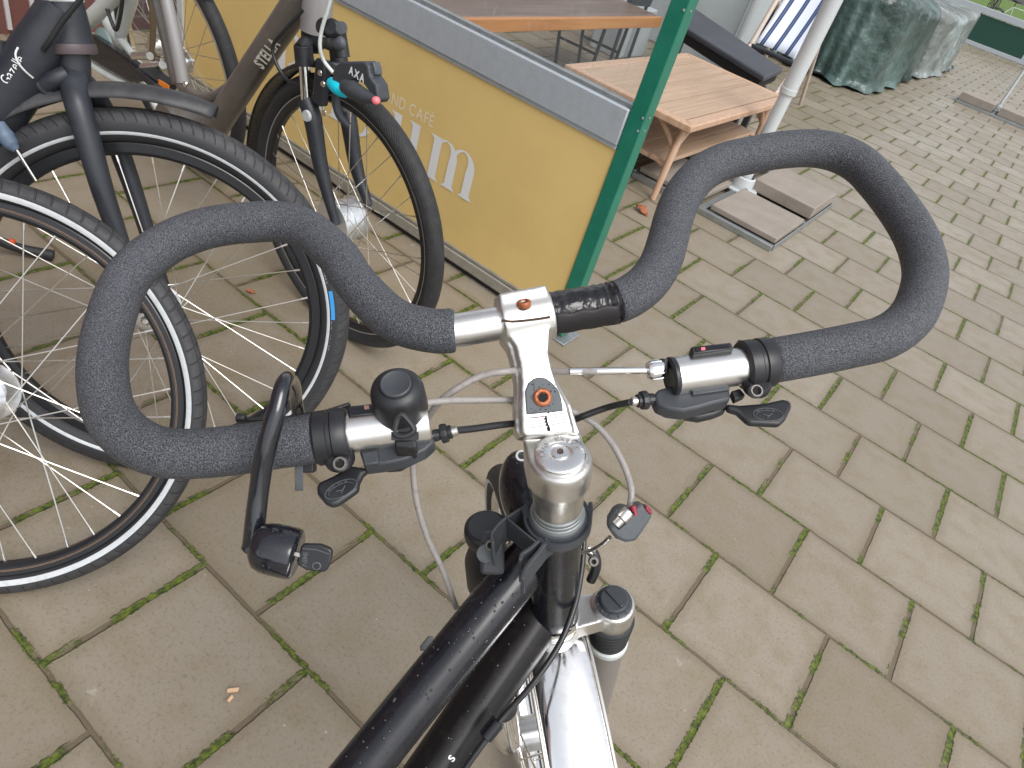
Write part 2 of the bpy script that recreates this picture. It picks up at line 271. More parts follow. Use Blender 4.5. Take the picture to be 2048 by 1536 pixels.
# ------------------------------------------------------------------ mesh helpers
def crom(pts, n=8, closed=False):
    pts = [V(p) for p in pts]; out = []; N = len(pts)
    rng = range(N) if closed else range(N-1)
    for i in rng:
        p1 = pts[i]; p2 = pts[(i+1) % N]
        p0 = pts[i-1] if (i > 0 or closed) else p1*2-p2
        p3 = pts[(i+2) % N] if (i+2 < N or closed) else p2*2-p1
        for k in range(n):
            s = k/n
            out.append(.5*((2*p1)+(p2-p0)*s+(2*p0-5*p1+4*p2-p3)*s*s+(3*p1-p0-3*p2+p3)*s**3))
    if not closed: out.append(pts[-1])
    return out
def perp(d):
    d = V(d).normalized(); a = V((0, 0, 1)) if abs(d.z) < .9 else V((1, 0, 0))
    u = d.cross(a).normalized(); return u, u.cross(d)
class MB:
    def __init__(s): s.v = []; s.f = []
    def add(s, vs, fs):
        o = len(s.v); s.v += [V(p) for p in vs]; s.f += [tuple(i+o for i in f) for f in fs]; return s
    def tube(s, path, r, seg=16, cap=True, flat=None, ref=None):
        path = [V(p) for p in path]; n = len(path)
        rs = r if isinstance(r, (list, tuple)) else [r]*n
        if len(rs) != n:
            k = len(rs)-1; rs = [rs[min(k, int(i/(n-1)*k))]*(1-((i/(n-1)*k) % 1 if i < n-1 else 0))+rs[min(k, int(i/(n-1)*k)+1)]*((i/(n-1)*k) % 1 if i < n-1 else 0) if i < n-1 else rs[-1] for i in range(n)]
        tg = [(path[min(i+1, n-1)]-path[max(i-1, 0)]).normalized() for i in range(n)]
        if ref is not None: u = (V(ref)-tg[0]*V(ref).dot(tg[0])).normalized()
        else: u, _ = perp(tg[0])
        vs = []
        for i in range(n):
            u = (u-tg[i]*u.dot(tg[i])).normalized(); w_ = tg[i].cross(u); fl = flat or 1
            for k in range(seg):
                a = 2*pi*k/seg; vs.append(path[i]+(u*cos(a)+w_*sin(a)*fl)*rs[i])
        fs = [(i*seg+k, i*seg+(k+1) % seg, (i+1)*seg+(k+1) % seg, (i+1)*seg+k) for i in range(n-1) for k in range(seg)]
        if cap: fs += [tuple(reversed(range(seg))), tuple(range((n-1)*seg, n*seg))]
        return s.add(vs, fs)
    def lathe(s, o, ax, prof, seg=32, u=None, cap=False):
        o = V(o); ax = V(ax).normalized()
        if u is None: u, w_ = perp(ax)
        else: u = V(u).normalized(); w_ = ax.cross(u)
        vs = [o+ax*h+(u*cos(2*pi*k/seg)+w_*sin(2*pi*k/seg))*r for r, h in prof for k in range(seg)]
        n = len(prof)
        fs = [(i*seg+k, i*seg+(k+1) % seg, (i+1)*seg+(k+1) % seg, (i+1)*seg+k) for i in range(n-1) for k in range(seg)]
        if cap: fs += [tuple(reversed(range(seg))), tuple(range((n-1)*seg, n*seg))]
        return s.add(vs, fs)
    def ring(s, o, ax, prof, seg=128, u=None):      # closed profile
        return s.lathe(o, ax, list(prof)+[prof[0]], seg, u)
    def prism(s, top, d):
        top = [V(p) for p in top]; n = len(top)
        nrm = V((0, 0, 0))
        for i in range(n): nrm += (top[i]-top[0]).cross(top[(i+1) % n]-top[0])
        if nrm.dot(V(d)) > 0: top = top[::-1]
        vs = top+[p+V(d) for p in top]
        return s.add(vs, [tuple(range(n)), tuple(range(2*n-1, n-1, -1))]+[(i, i+n, (i+1) % n+n, (i+1) % n) for i in range(n)])
    def box(s, c, ex, ey, ez):
        c, ex, ey, ez = map(V, (c, ex, ey, ez))
        vs = [c+ex*a+ey*b_+ez*d for a in (-1, 1) for b_ in (-1, 1) for d in (-1, 1)]
        return s.add(vs, [(0, 1, 3, 2), (4, 6, 7, 5), (0, 4, 5, 1), (2, 3, 7, 6), (0, 2, 6, 4), (1, 5, 7, 3)])
    def bx(s, x0, x1, y0, y1, z0, z1):
        return s.box(((x0+x1)/2, (y0+y1)/2, (z0+z1)/2), ((x1-x0)/2, 0, 0), (0, (y1-y0)/2, 0), (0, 0, (z1-z0)/2))
    def ribbon(s, path, wv, th):                     # wall: path swept with width vector wv, thickness th
        path = [V(p) for p in path]; n = len(path); wv = V(wv); vs = []
        for i in range(n):
            tg = (path[min(i+1, n-1)]-path[max(i-1, 0)]).normalized(); sd_ = tg.cross(wv.normalized()).normalized()*th/2
            vs += [path[i]+sd_, path[i]-sd_, path[i]-sd_+wv, path[i]+sd_+wv]
        fs = [(i*4+k, i*4+(k+1) % 4, i*4+4+(k+1) % 4, i*4+4+k) for i in range(n-1) for k in range(4)]+[(3, 2, 1, 0), tuple(range(4*n-4, 4*n))]
        return s.add(vs, fs)
    def blob(s, c, a, b_, d, seg=8, rings=5):
        c, a, b_, d = map(V, (c, a, b_, d)); vs = []; fs = []
        for i in range(rings+1):
            th = pi*i/rings
            for k in range(seg):
                ph = 2*pi*k/seg; vs.append(c+a*(sin(th)*cos(ph))+b_*(sin(th)*sin(ph))+d*cos(th))
        fs = [(i*seg+k, (i+1)*seg+k, (i+1)*seg+(k+1) % seg, i*seg+(k+1) % seg) for i in range(rings) for k in range(seg)]
        return s.add(vs, fs)
def link(o): sc.collection.objects.link(o)
def tag(o, label=None, cat=None, group=None, kind=None):
    if label: o['label'] = label
    if cat: o['category'] = cat
    if group: o['group'] = group
    if kind: o['kind'] = kind
    return o
def wloc(o):
    return o.matrix_basis if o.parent is None else wloc(o.parent) @ o.matrix_basis
def obj(name, mb, mt, parent=None, frame=None, bevel=0, angle=40, seg=2, label=None):
    """frame: 4x4 local frame; otherwise origin at the mesh centre."""
    if frame is None:
        mn = V((min(p.x for p in mb.v), min(p.y for p in mb.v), min(p.z for p in mb.v))); mx = V((max(p.x for p in mb.v), max(p.y for p in mb.v), max(p.z for p in mb.v)))
        frame = Matrix.Translation(V(((mn.x+mx.x)/2, (mn.y+mx.y)/2, mn.z)))
    inv = frame.inverted()
    me = bpy.data.meshes.new(name); me.from_pydata([tuple(inv @ p) for p in mb.v], [], mb.f); me.update()
    bm = bmesh.new(); bm.from_mesh(me); bmesh.ops.recalc_face_normals(bm, faces=bm.faces); bm.to_mesh(me); bm.free()
    me.shade_smooth(); me.set_sharp_from_angle(angle=radians(angle))
    me.materials.append(mt)
    o = bpy.data.objects.new(name, me); link(o)
    if parent is not None:
        o.parent = parent; o.matrix_basis = wloc(parent).inverted() @ frame
    else: o.matrix_basis = frame
    if bevel:
        bv = o.modifiers.new('bevel', 'BEVEL'); bv.width = bevel; bv.segments = seg; bv.limit_method = 'ANGLE'; bv.angle_limit = radians(35); bv.harden_normals = False
    if label: o['label'] = label
    return o
def thing(name, loc, label, cat, group=None):
    o = bpy.data.objects.new(name, None); link(o); o.location = V(loc); o.matrix_basis = Matrix.Translation(V(loc)); o.empty_display_size = .1
    return tag(o, label, cat, group)
_gl = {}
def glyph(ch, size, bold=0.0, ext=.002):
    k = (ch, bold)
    if k not in _gl:
        cu = bpy.data.curves.new('g', 'FONT'); cu.body = ch; cu.size = 1; cu.offset = bold; cu.resolution_u = 3
        o = bpy.data.objects.new('g', cu); link(o); dg = bpy.context.evaluated_depsgraph_get()
        me = bpy.data.meshes.new_from_object(o.evaluated_get(dg))
        _gl[k] = ([v.co.copy() for v in me.vertices], [tuple(p.vertices) for p in me.polygons])
        bpy.data.objects.remove(o); bpy.data.curves.remove(cu); bpy.data.meshes.remove(me)
    return _gl[k]
def text(mb, s, org, dx, dy, size, bold=0.0, sx=1.0, track=.08, lift=0):
    dx, dy = V(dx).normalized(), V(dy).normalized(); nz = dx.cross(dy)*lift; pen = 0
    for ch in s:
        if ch == ' ': pen += .35*sx; continue
        vs, fs = glyph(ch, size, bold)
        x0 = min(v.x for v in vs); x1 = max(v.x for v in vs)
        mb.add([V(org)+dx*((v.x-x0)*sx+pen)*size+dy*v.y*size+nz for v in vs], fs); pen += (x1-x0)*sx+track
    return pen*size

# ------------------------------------------------------------------ ground
g = MB(); g.add([(-60, -12, 0), (60, -12, 0), (60, 90, 0), (-60, 90, 0)], [(0, 1, 2, 3)])
o = obj('ground', g, M['ground'], frame=Matrix.Identity(4)); tag(o, kind='structure')
g = MB(); g.add([(-60, 21, .006), (60, 21, .006), (60, 89, .006), (-60, 89, .006)], [(0, 1, 2, 3)])
o = obj('grass', g, M['grass'], frame=Matrix.Identity(4)); tag(o, kind='structure')

# ------------------------------------------------------------------ wheels
def wheel_frame(c, yaw, lean):
    h = V((cos(yaw), sin(yaw), 0)); s_ = V((-sin(yaw), cos(yaw), 0)); up = V((0, 0, 1))*cos(lean)+s_*sin(lean); n = h.cross(up)
    fr = Matrix.Identity(4)
    for i in range(3): fr[i][0] = h[i]; fr[i][1] = up[i]; fr[i][2] = n[i]; fr[i][3] = c[i]
    return fr
def frame_from(c, h, up):
    h, up = V(h).normalized(), V(up).normalized(); n = h.cross(up); fr = Matrix.Identity(4)
    for i in range(3): fr[i][0] = h[i]; fr[i][1] = up[i]; fr[i][2] = n[i]; fr[i][3] = c[i]
    return fr
def wheel(parent, fr, name='front_wheel', ro=.35, w=.021, tyre='tyre_city', stripe=None, rim='rimblk', hubr=.022, hubw=.035, flange=.03, spokes=32, rimr=.305, hub='hub', hubprof=None, spoke='steel', sw=.0035, rot=0):
    c = fr.translation; A = lambda x, y, z: fr @ V((x, y, z)); n = (fr @ V((0, 0, 1)))-c; u = (fr @ V((1, 0, 0)))-c
    hh = (ro-rimr-.006)/2; rc = ro-hh
    root = bpy.data.objects.new(name, None); link(root); root.empty_display_size = .05; root.parent = parent; root.matrix_basis = wloc(parent).inverted() @ fr
    prof = [(rc+hh*cos(a)*(1 if cos(a) > 0 else 1.0), w*sin(a)) for a in [2*pi*k/20 for k in range(20)]]
    obj('tyre', MB().ring(c, n, prof, 160, u), M[tyre], root, fr, angle=80)
    if stripe:
        for sg in (-1, 1):
            z = w*sqrt(max(0, 1-((stripe-rc)/hh)**2))+.0008
            obj('reflective_stripe', MB().ring(c, n, [(stripe-sw, sg*(z-.0016-.001*(stripe < rc))), (stripe, sg*(z+.0002)), (stripe+sw, sg*(z-.0004+.001*(stripe < rc))), (stripe, sg*(z-.003))], 160, u), M['reflex'], root, fr)
    rp = [(rimr+.008, -.0115), (rimr+.006, -.0125), (rimr-.008, -.012), (rimr-.014, -.006), (rimr-.014, .006), (rimr-.008, .012), (rimr+.006, .0125), (rimr+.008, .0115), (rimr, .009), (rimr, -.009)]
    obj('rim', MB().ring(c, n, rp, 160, u), M[rim], root, fr, angle=25)
    hp = hubprof or [(.0, -hubw-.022), (.008, -hubw-.02), (.009, -hubw-.006), (hubr*.9, -hubw-.004), (flange+.004, -hubw), (flange+.004, -hubw+.004), (hubr, -hubw+.008), (hubr, hubw-.008), (flange+.004, hubw-.004), (flange+.004, hubw), (hubr*.9, hubw+.004), (.009, hubw+.006), (.008, hubw+.02), (0, hubw+.022)]
    obj('hub', MB().lathe(c, n, hp, 32, u), M[hub], root, fr, angle=30)
    me = None
    for k in range(spokes):
        sg = 1 if k % 2 else -1; a = 2*pi*k/spokes+rot; da = .62*(1 if (k//2) % 2 else -1)
        p0 = A(flange*cos(a+da*1.9), flange*sin(a+da*1.9), sg*(hubw-.002)); p1 = A((rimr-.013)*cos(a), (rimr-.013)*sin(a), sg*.003)
        if me is None:
            L0 = (p1-p0).length; mb = MB(); mb.tube([(0, 0, 0), (0, 0, L0)], .0012, 6); mb.tube([(0, 0, L0-.014), (0, 0, L0)], .0021, 6)
            so_ = obj('spoke', mb, M[spoke], root, Matrix.Identity(4)); me = so_.data; o_ = so_
        else: o_ = so_.copy(); link(o_)
        q = (p1-p0).to_track_quat('Z', 'Y'); mt_ = Matrix.Translation(p0) @ q.to_matrix().to_4x4() @ Matrix.Diagonal((1, 1, (p1-p0).length/L0, 1))
        o_.parent = root; o_.matrix_basis = fr.inverted() @ mt_
    return root
# monkey: matrix of nested parents
def wloc(o):
    return o.matrix_basis.copy() if o.parent is None else wloc(o.parent) @ o.matrix_basis

# ================================================================== the touring bicycle in front
LATB = V((.625, .705, .335)); CAP = P(1120, 905, .465); CRN = P(1107, 1236, .62)
UP = (CAP-CRN).normalized(); LAT = (LATB-UP*LATB.dot(UP)).normalized(); FW = UP.cross(LAT)
bike = thing('touring_bicycle', (CRN.x, CRN.y, 0), 'black touring bicycle with foam covered butterfly handlebar and silver stem in the foreground', 'bicycle')
cl_px = [(910,661),(870,662),(812,650),(775,630),(747,605),(722,578),(700,550),(682,520),(655,492),(626,467),(592,450),(550,443),(500,445),(455,449),(408,458),(355,477),(308,505),(270,538),(245,574),(228,618),(214,668),(206,720),(207,770),(218,822),(245,862),(290,893),(345,907),(410,906),(470,900),(540,890),(637,876)]
cr_px = [(1228,606),(1257,594),(1287,573),(1310,546),(1325,516),(1336,480),(1346,441),(1361,400),(1386,364),(1415,339),(1455,321),(1500,311),(1556,301),(1621,297),(1674,306),(1719,329),(1757,367),(1793,412),(1823,458),(1842,502),(1850,545),(1843,590),(1820,637),(1770,674),(1700,692),(1620,708),(1541,722)]
pl = [B(*p) for p in cl_px]; pr = [B(*p) for p in cr_px]
mid = [B(1098, 627), B(1050, 637), B(1000, 646)]
full = crom([B(*p) for p in [(842, 846)]]+pl[::-1]+mid[::-1]+pr+[B(1460, 733), B(1346, 752)], 4)
obj('handlebar', MB().tube(full, .0118, 20), M['alu'], bike, angle=60)
def foam(path):
    p = crom(path, 6); mb = MB(); a, b_ = p[0], p[-1]; da = (p[1]-p[0]).normalized(); db = (p[-2]-p[-1]).normalized()
    pp = [a, a, a+da*.001, a+da*.0025]+p[2:-2]+[b_+db*.0025, b_+db*.001, b_, b_]; rr = [.0124, .0143, .0150, .0155]+[.0155]*(len(p)-4)+[.0155, .0150, .0143, .0124]
    pp[0] = a+da*.00005; pp[-1] = b_+db*.00005
    return mb.tube(pp, rr, 28, True)
obj('foam_grip', foam(pl), M['foam'], bike, angle=60, label='dark grey foam sleeve on the left loop')
obj('foam_grip', foam(pr), M['foam'], bike, angle=60, label='dark grey foam sleeve on the right loop')
# black tape between stem and right foam
tp = crom([B(1097, 628), B(1150, 619), B(1200, 611), B(1230, 605)], 8)
mb = MB(); rr = [.0150+.0004*sin(i*1.9)+.0005*(i % 3 == 0) for i in range(len(tp))]; rr[0] = .0142; mb.tube(tp, rr, 26)
tape = obj('tape_wrap', mb, M['tape'], bike, angle=50)
mb = MB()
lat0 = (B(1200, 611)-B(1097, 628)).normalized()
def around(cx, ang, r):      # point on a tube round the bar axis near tape
    c_ = B(cx, 627-(cx-1098)*.165); fwd_ = BUP.cross(lat0).normalized(); return c_+(BUP*cos(ang)+fwd_*sin(ang))*r
for (x0, x1, a0, a1) in [(1100, 1226, -.75, -1.9)]:
    rows = []
    for i in range(15):
        xx = x0+(x1-x0)*i/14; rows.append([around(xx, a0+(a1-a0)*k/7+.06*sin(i*1.3), .0162) for k in range(8)])
    mb.add([p for r_ in rows for p in r_], [(i*8+k, i*8+k+1, i*8+8+k+1, i*8+8+k) for i in range(14) for k in range(7)])
fl = obj('tape_end', mb, mat('matt_tape_underside', (.012, .01, .012), .6), bike); so2 = fl.modifiers.new('s', 'SOLIDIFY'); so2.thickness = .0006

# ---- stem, built as one forging and fused by a voxel remesh
C0 = B(1050, 637); E1 = (C0-(CAP-UP*.017)); e1l = E1.length; E1.normalize(); E2 = (LAT-E1*LAT.dot(E1)).normalized(); E3 = E2.cross(E1)
mb = MB()
outl = [(1003,640),(1003,672),(1018,692),(1027,725),(1032,765),(1030,815),(1032,862),(1040,874),(1164,866),(1162,856),(1157,843),(1146,807),(1122,768),(1108,735),(1100,700),(1104,672),(1102,632)]
top0 = CAP+UP*.002
T1 = E3*.0135
arm = [onplane(x, y, C0+T1, E3) for x, y in outl]
cen = sum(arm, V())/len(arm)
mb.prism([p-E3*.005 for p in arm], E3*-.019)
mb.prism([onplane(1024+(x-1085)*.80+61-.0*(y-780), y*.985+12, C0+T1, E3) for x, y in outl], E3*-.012)
mb.tube([C0-LATB.normalized()*.0-(B(1098, 627)-B(1000, 646)).normalized()*.0185, C0+(B(1098, 627)-B(1000, 646)).normalized()*.0185], .0185, 28)
obx = (B(1098, 627)-B(1000, 646)).normalized()
mb.box(C0+E1*.004+E3*.005, obx*.0172, obx.cross(E3).normalized()*.0125, E3*.012)
# quill head around the steering axis
headc = CAP
mb.lathe(headc, UP, [(0.001, -.004), (.0195, -.004), (.0215, -.007), (.0222, -.012), (.0222, -.026), (.0198, -.034), (.0182, -.044), (.0180, -.052), (.0178, -.058), (.001, -.058)], 40, cap=True)
blk = [onplane(x, y, CAP-UP*.004, UP) for x, y in [(1046,876),(1049,868),(1146,850),(1160,855),(1171,900),(1168,920),(1056,925)]]
mb.prism(blk, UP*-.03)
stem = obj('stem', mb, M['stem'], bike, angle=180)
rm = stem.modifiers.new('fuse', 'REMESH'); rm.mode = 'VOXEL'; rm.voxel_size = .0009; rm.use_smooth_shade = True
sm = stem.modifiers.new('soften', 'SMOOTH'); sm.iterations = 24; sm.factor = .6
# clamp gap and bolts, dark insert, serrated plates
def on3(x, y, lift=0): return onplane(x, y, C0+T1+E3*lift, E3)
ins = [(1053,829),(1051,800),(1050,782),(1056,766),(1067,757),(1078,754),(1092,756),(1106,766),(1117,780),(1123,797),(1127,822)]
mb = MB().prism([on3(x, y, -.0045+.0055) for x, y in ins], E3*-.004)
obj('angle_lock_cover', mb, M['grey'], bike, bevel=.0008, label='dark grey insert with a rusty bolt')
cb = on3(1085, 795, .0012)
def bolt(c_, ax, r, hexr, mt_, hd=.003, par=bike, name='bolt', n6=6):
    mb = MB().lathe(c_, ax, [(r*.96, -.002), (r, -.001), (r, hd*.55), (r*.82, hd), (hexr*1.12, hd), (hexr, hd*.8), (hexr, hd*.1), (0, hd*.05)], 24)
    o_ = obj(name, mb, mt_, par, angle=35)
    u, w_ = perp(ax); q = [V(c_)+V(ax).normalized()*(hd*.25)+(u*cos(2*pi*k/n6)+w_*sin(2*pi*k/n6))*hexr*.98 for k in range(n6)]
    mb = MB(); mb.add(q, [tuple(range(n6))]); obj('hex_socket', mb, M['dark'], o_)
    return o_
bolt(cb, E3, .0062, .0034, M['copper'], .002, label := None) if False else bolt(cb, E3, .0062, .0034, M['copper'], .002)
mb = MB()
for k in range(4):
    for (xa, xb, ya, yb) in ((1062, 1091, 838, 834), (1100, 1130, 832, 827)):
        a = on3(xa+k*.9, ya+k*6.2, .0008); b_ = on3(xb+k*1.1, yb+k*6.2, .0008)
        mb.tube([a, b_], .0009, 6)
obj('serrated_plate', mb, M['polish'], bike)
mb = MB().prism([on3(x, y, .0002) for x, y in [(1058,834),(1128,827),(1131,850),(1062,858)]], E3*-.003); obj('hinge_block', mb, M['alu'], bike, bevel=.0006)
mb = MB().tube(crom([on3(x, y, .0008) for x, y in [(1091, 832), (1093, 845), (1097, 855), (1099, 862)]], 4), .0011, 6); obj('split_line', mb, M['dark'], bike)
# clamp face bolt and gap
lf = onplane(1048, 607, C0+E3*.0185, E3)
bolt(lf-E3*.0002, E3*.62+E1*.7, .0050, .0026, M['copper'], .002)
mb = MB(); mb.tube(crom([onplane(x, y, C0+E3*.0182, E3) for x, y in [(1003, 641), (1025, 643), (1050, 641), (1075, 638), (1100, 634)]], 4), .0009, 6); obj('clamp_gap', mb, mat('dark_gap', (.06, .03, .02), .8), bike)
# cap disc
mb = MB().lathe(CAP-UP*.0005, UP, [(.0172, -.004), (.0172, 0), (.0168, .0004), (.0155, .0009), (.0072, .0013), (.0068, .0011), (.0068, .0004), (.0056, .0003), (.0054, .0016), (.0026, .0018), (.0024, -.002), (0, -.002)], 48)
cap = obj('top_cap', mb, mat('cap_aluminium', (.86, .86, .86), .2, 1, bump=(90, .12, .0015)), bike, angle=30)
wb_ = MB()
for k in range(34):
    q_ = on3(random.uniform(1060, 1118), random.uniform(765, 826), .0012); s_ = random.uniform(.0003, .0006); wb_.blob(q_, E1*s_, E2*s_*1.2, E3*s_*.6, 7, 4)
tag(obj('rain_drops', wb_, mat('bead_dark', (.015, .015, .018), .05), bike), kind='stuff')
mb = MB().lathe(CAP+UP*.0003, UP, [(0, 0), (.0025, 0)], 6); obj('star_socket', mb, mat('socket_dark', (.12, .08, .07), .5, .6), cap)
mb = MB(); word = 'CANE CREEK'
for i, ch in enumerate(word):
    if ch == ' ': continue
    a = radians(196-i*19.5); rr_ = .0118; ux = (RX-UP*RX.dot(UP)).normalized(); uy = UP.cross(ux)
    c_ = CAP+UP*.0012+(ux*cos(a)+uy*sin(a))*rr_; ty = (ux*cos(a)+uy*sin(a)); tx = ty.cross(UP)
    text(mb, ch, c_-tx*.0011-ty*.0016, tx, ty, .0042, .03)
obj('cap_lettering', mb, mat('etched_grey', (.42, .42, .42), .5, .5), cap)

# headset, head tube, crown
def SA(h, l=0, f_=0): return CRN+UP*h+LAT*l+FW*f_
HL = (CAP-CRN).length; hb = HL-.058
obj('steerer_spacer', MB().lathe(SA(0), UP, [(.0172, hb+.001), (.0182, hb-.0005), (.0182, hb-.003), (.0176, hb-.0034), (.0184, hb-.0038), (.0188, hb-.006), (.0184, hb-.0064), (.0194, hb-.0068), (.0202, hb-.0095), (.019, hb-.0105)], 40), M['zinc'], bike, angle=25)
hz = hb-.0095
obj('headset_cup', MB().lathe(SA(0), UP, [(.019, hz), (.0212, hz-.001), (.0222, hz-.004), (.0222, hz-.009), (.021, hz-.012), (.018, hz-.013)], 44), M['dgrey'], bike, angle=30)
obj('head_tube', MB().lathe(SA(0), UP, [(.0195, hz-.010), (.0192, .03), (.0205, .024), (.021, .012), (.0195, .008)], 40), M['gloss'], bike, angle=30)
obj('lower_cup', MB().lathe(SA(0), UP, [(.0215, .0085), (.0225, .006), (.0225, .001), (.019, -.002)], 40), M['polish'], bike)
# crown: fused forging
mb = MB(); mb.lathe(SA(-.004), UP, [(.001, -.02), (.021, -.02), (.024, -.012), (.023, .002), (.001, .004)], 28, cap=True)
LG = .054
for sg in (-1, 1):
    mb.lathe(SA(-.004, sg*LG), UP, [(.001, -.016), (.0185, -.016), (.0195, -.004), (.019, .010), (.0175, .012), (.001, .012)], 28, cap=True)
    mb.prism([SA(.004, 0, .017), SA(.006, sg*LG*.95, .013), SA(.006, sg*LG*.95, -.013), SA(.004, 0, -.017)], UP*-.02)
cr = obj('fork_crown', mb, M['stem'], bike, angle=180)
rm = cr.modifiers.new('fuse', 'REMESH'); rm.mode = 'VOXEL'; rm.voxel_size = .0012; rm.use_smooth_shade = True
sm = cr.modifiers.new('soften', 'SMOOTH'); sm.iterations = 7; sm.factor = .6
for sg in (-1, 1):
    kn = obj('adjuster_knob', MB().lathe(SA(.0, sg*LG), UP, [(.0158, .006), (.0162, .0095), (.0145, .0105), (.0128, .0108), (.0125, .014), (.0112, .0155), (0, .0158)], 36, cap=False), M['dgrey'], bike, angle=30)
    mb = MB()
    for k in range(12):
        a = 2*pi*k/12; mb.box(SA(.0105, sg*LG)+(LAT*cos(a)+FW*sin(a))*.0145, (LAT*cos(a)+FW*sin(a))*.0012, (LAT*-sin(a)+FW*cos(a))*.0006, UP*.0007)
    obj('knob_marks', mb, M['grey'], kn)
    obj('knob_ridge', MB().box(SA(.0163, sg*LG), (LAT*.5-FW).normalized()*.0105, (LAT+FW*.5).normalized()*.0019, UP*.0012), M['dgrey'], kn, bevel=.0008)
    prof = [(.0165, -.016)]
    for k in range(6): z = -.019-k*.0068; prof += [(.0205-.0006*k, z), (.0212-.0006*k, z-.0016), (.0205-.0006*k, z-.0034), (.0182-.0005*k, z-.005)]
    prof += [(.0175, -.062)]
    obj('rubber_boot', MB().lathe(SA(0, sg*LG), UP, prof, 36), M['boot'], bike, angle=60)
    obj('boot_ring', MB().lathe(SA(0, sg*LG), UP, [(.016, -.058), (.0188, -.0595), (.0192, -.062), (.0188, -.066), (.016, -.067)], 36), M['whitep'], bike)
    leg = crom([SA(-.06, sg*LG), SA(-.14, sg*(LG-.002)), SA(-.26, sg*(LG-.006), .002), SA(-.37, sg*(LG-.012), .028)], 6)
    fl_ = obj('fork_leg', MB().tube(leg, [.0165, .0165, .0145, .011], 24), M['lowleg'] if sg > 0 else M['polish'], bike, angle=60)
# decal on left leg
mb = MB().lathe(SA(0, -LG+.002), UP, [(.01695, -.135), (.01695, -.168)], 32); dec = obj('leg_decal', mb, M['matt'], bike)
mb = MB(); dn = (CAM-SA(-.14, -LG)).normalized(); dx_ = (LAT-dn*LAT.dot(dn)).normalized(); dy_ = dn.cross(dx_)
text(mb, 'STR', SA(-.147, -LG+.002)+dn*.0178-dx_*.004, dx_, dy_, .009, .04); obj('decal_lettering', mb, M['white'], dec)
# frame tubes
ttA, ttB = P(1048, 1133, .565), P(705, 1560, .513)
dt = (ttB-ttA).normalized()
dA, dB = P(1098, 1203, .62), P(852, 1562, .565); dd = (dB-dA).normalized()
bbM = dA+dd*((dA.z-.29)/-dd.z)
stM = bbM+V((0, -.17, .50)); rwM = V((bbM.x, bbM.y-.44, .35))
tt = obj('top_tube', MB().tube([ttA-dt*.016, ttA, ttB, ttB+dt*.06, bbM+(stM-bbM)*.42], .0192, 40), M['gloss'], bike, angle=60)
obj('seat_tube', MB().tube([bbM, stM], .017, 20), M['gloss'], bike)
mb = MB()
for s_ in (-1, 1): mb.tube([bbM+V((.03*s_, 0, 0)), rwM+V((.06*s_, 0, 0))], .010, 10).tube([stM+V((.015*s_, 0, -.03)), rwM+V((.06*s_, 0, 0))], .008, 10)
obj('rear_triangle', mb, M['gloss'], bike)
obj('saddle', MB().blob(stM+V((0, -.03, .17)), V((0, .13, 0)), V((.08, 0, 0)), V((0, 0, .03)), 20, 10).tube([stM, stM+V((0, -.03, .15))], .013, 10), M['boot'], bike)
wheel(bike, wheel_frame(rwM, radians(90), 0), name='rear_wheel', ro=.35, w=.0185, tyre='tyre_city', stripe=.329, rim='alu', rimr=.308)
dtb = obj('down_tube', MB().tube([dA-dd*.012, dA, dB, bbM], .0212, 40), M['dtube'], bike, angle=60)
mb = MB(); dn = (CAM-dB).normalized(); tx = dd; ty = dn.cross(tx).normalized()
p_ = P(908, 1528, .55); n_ = (p_-(dA+dd*(p_-dA).dot(dd))).normalized(); p_ = dA+dd*(p_-dA).dot(dd)+n_*.0216
text(mb, 'S', p_, -dd, n_.cross(-dd), .008, .03); obj('tube_lettering', mb, M['white'], dtb)
tb = P(846, 1290, .53); obj('cable_stop', MB().box(P(853, 1287, .53), dt*.005, RX*.0022, RY*.0022), M['black'], bike, bevel=.001)
# wheel, mudguard, lamp, dynamo
WC = CRN-UP*.385+FW*.045; wf = frame_from(WC, FW, UP)
wheel(bike, wf, ro=.35, w=.0185, tyre='tyre_city', stripe=.329, rim='alu', rimr=.308)
def arcp(r, a, l=0): return WC+(FW*cos(radians(a))+UP*sin(radians(a)))*r+LAT*l
mb = MB(); rows = []
for i in range(40):
    a = 82+i*2.1; rows.append([arcp(.362+.012*cos(t_), a, .0285*sin(t_)) for t_ in [(-1.35+2.7*k/12) for k in range(13)]])
mb.add([p for r_ in rows for p in r_], [(i*13+k, i*13+k+1, i*13+14+k, i*13+13+k) for i in range(39) for k in range(12)])
mg = obj('mudguard', mb, M['polish'], bike, angle=60); s2 = mg.modifiers.new('s', 'SOLIDIFY'); s2.thickness = .0012; s2.offset = 0
for sg in (-1, 1):
    mb = MB().tube([arcp(.3655+.002, 82+i*2.1, sg*.0285) for i in range(40)], .0013, 8); obj('rolled_edge', mb, M['steel'], mg)
lc = P(1052, 985, .60)
lu = (UP*.75-FW*.1-LAT*.1).normalized(); mb = MB()
hx = (LAT*1.0); fx_ = lu.cross(hx).normalized(); hx = fx_.cross(lu)
def ell(c_, a, b_, up_, rot=0, n=28): return [c_+hx*(a*cos(2*pi*k/n))+fx_*(b_*sin(2*pi*k/n))+lu*up_ for k in range(n)]
lv = []
for (s_, z) in ((.75, -.03), (.95, -.022), (1.0, -.01), (1.0, 0), (.97, .004), (.86, .010), (.65, .015), (.4, .018), (.12, .0195)): lv.append(ell(lc, .0215*s_, .042*s_, z))
mb.add([p for r_ in lv for p in r_], [(i*28+k, i*28+(k+1) % 28, i*28+28+(k+1) % 28, i*28+28+k) for i in range(8) for k in range(28)]+[tuple(range(8*28, 9*28))])
lamp = obj('headlamp', mb, M['gloss'], bike, angle=60)
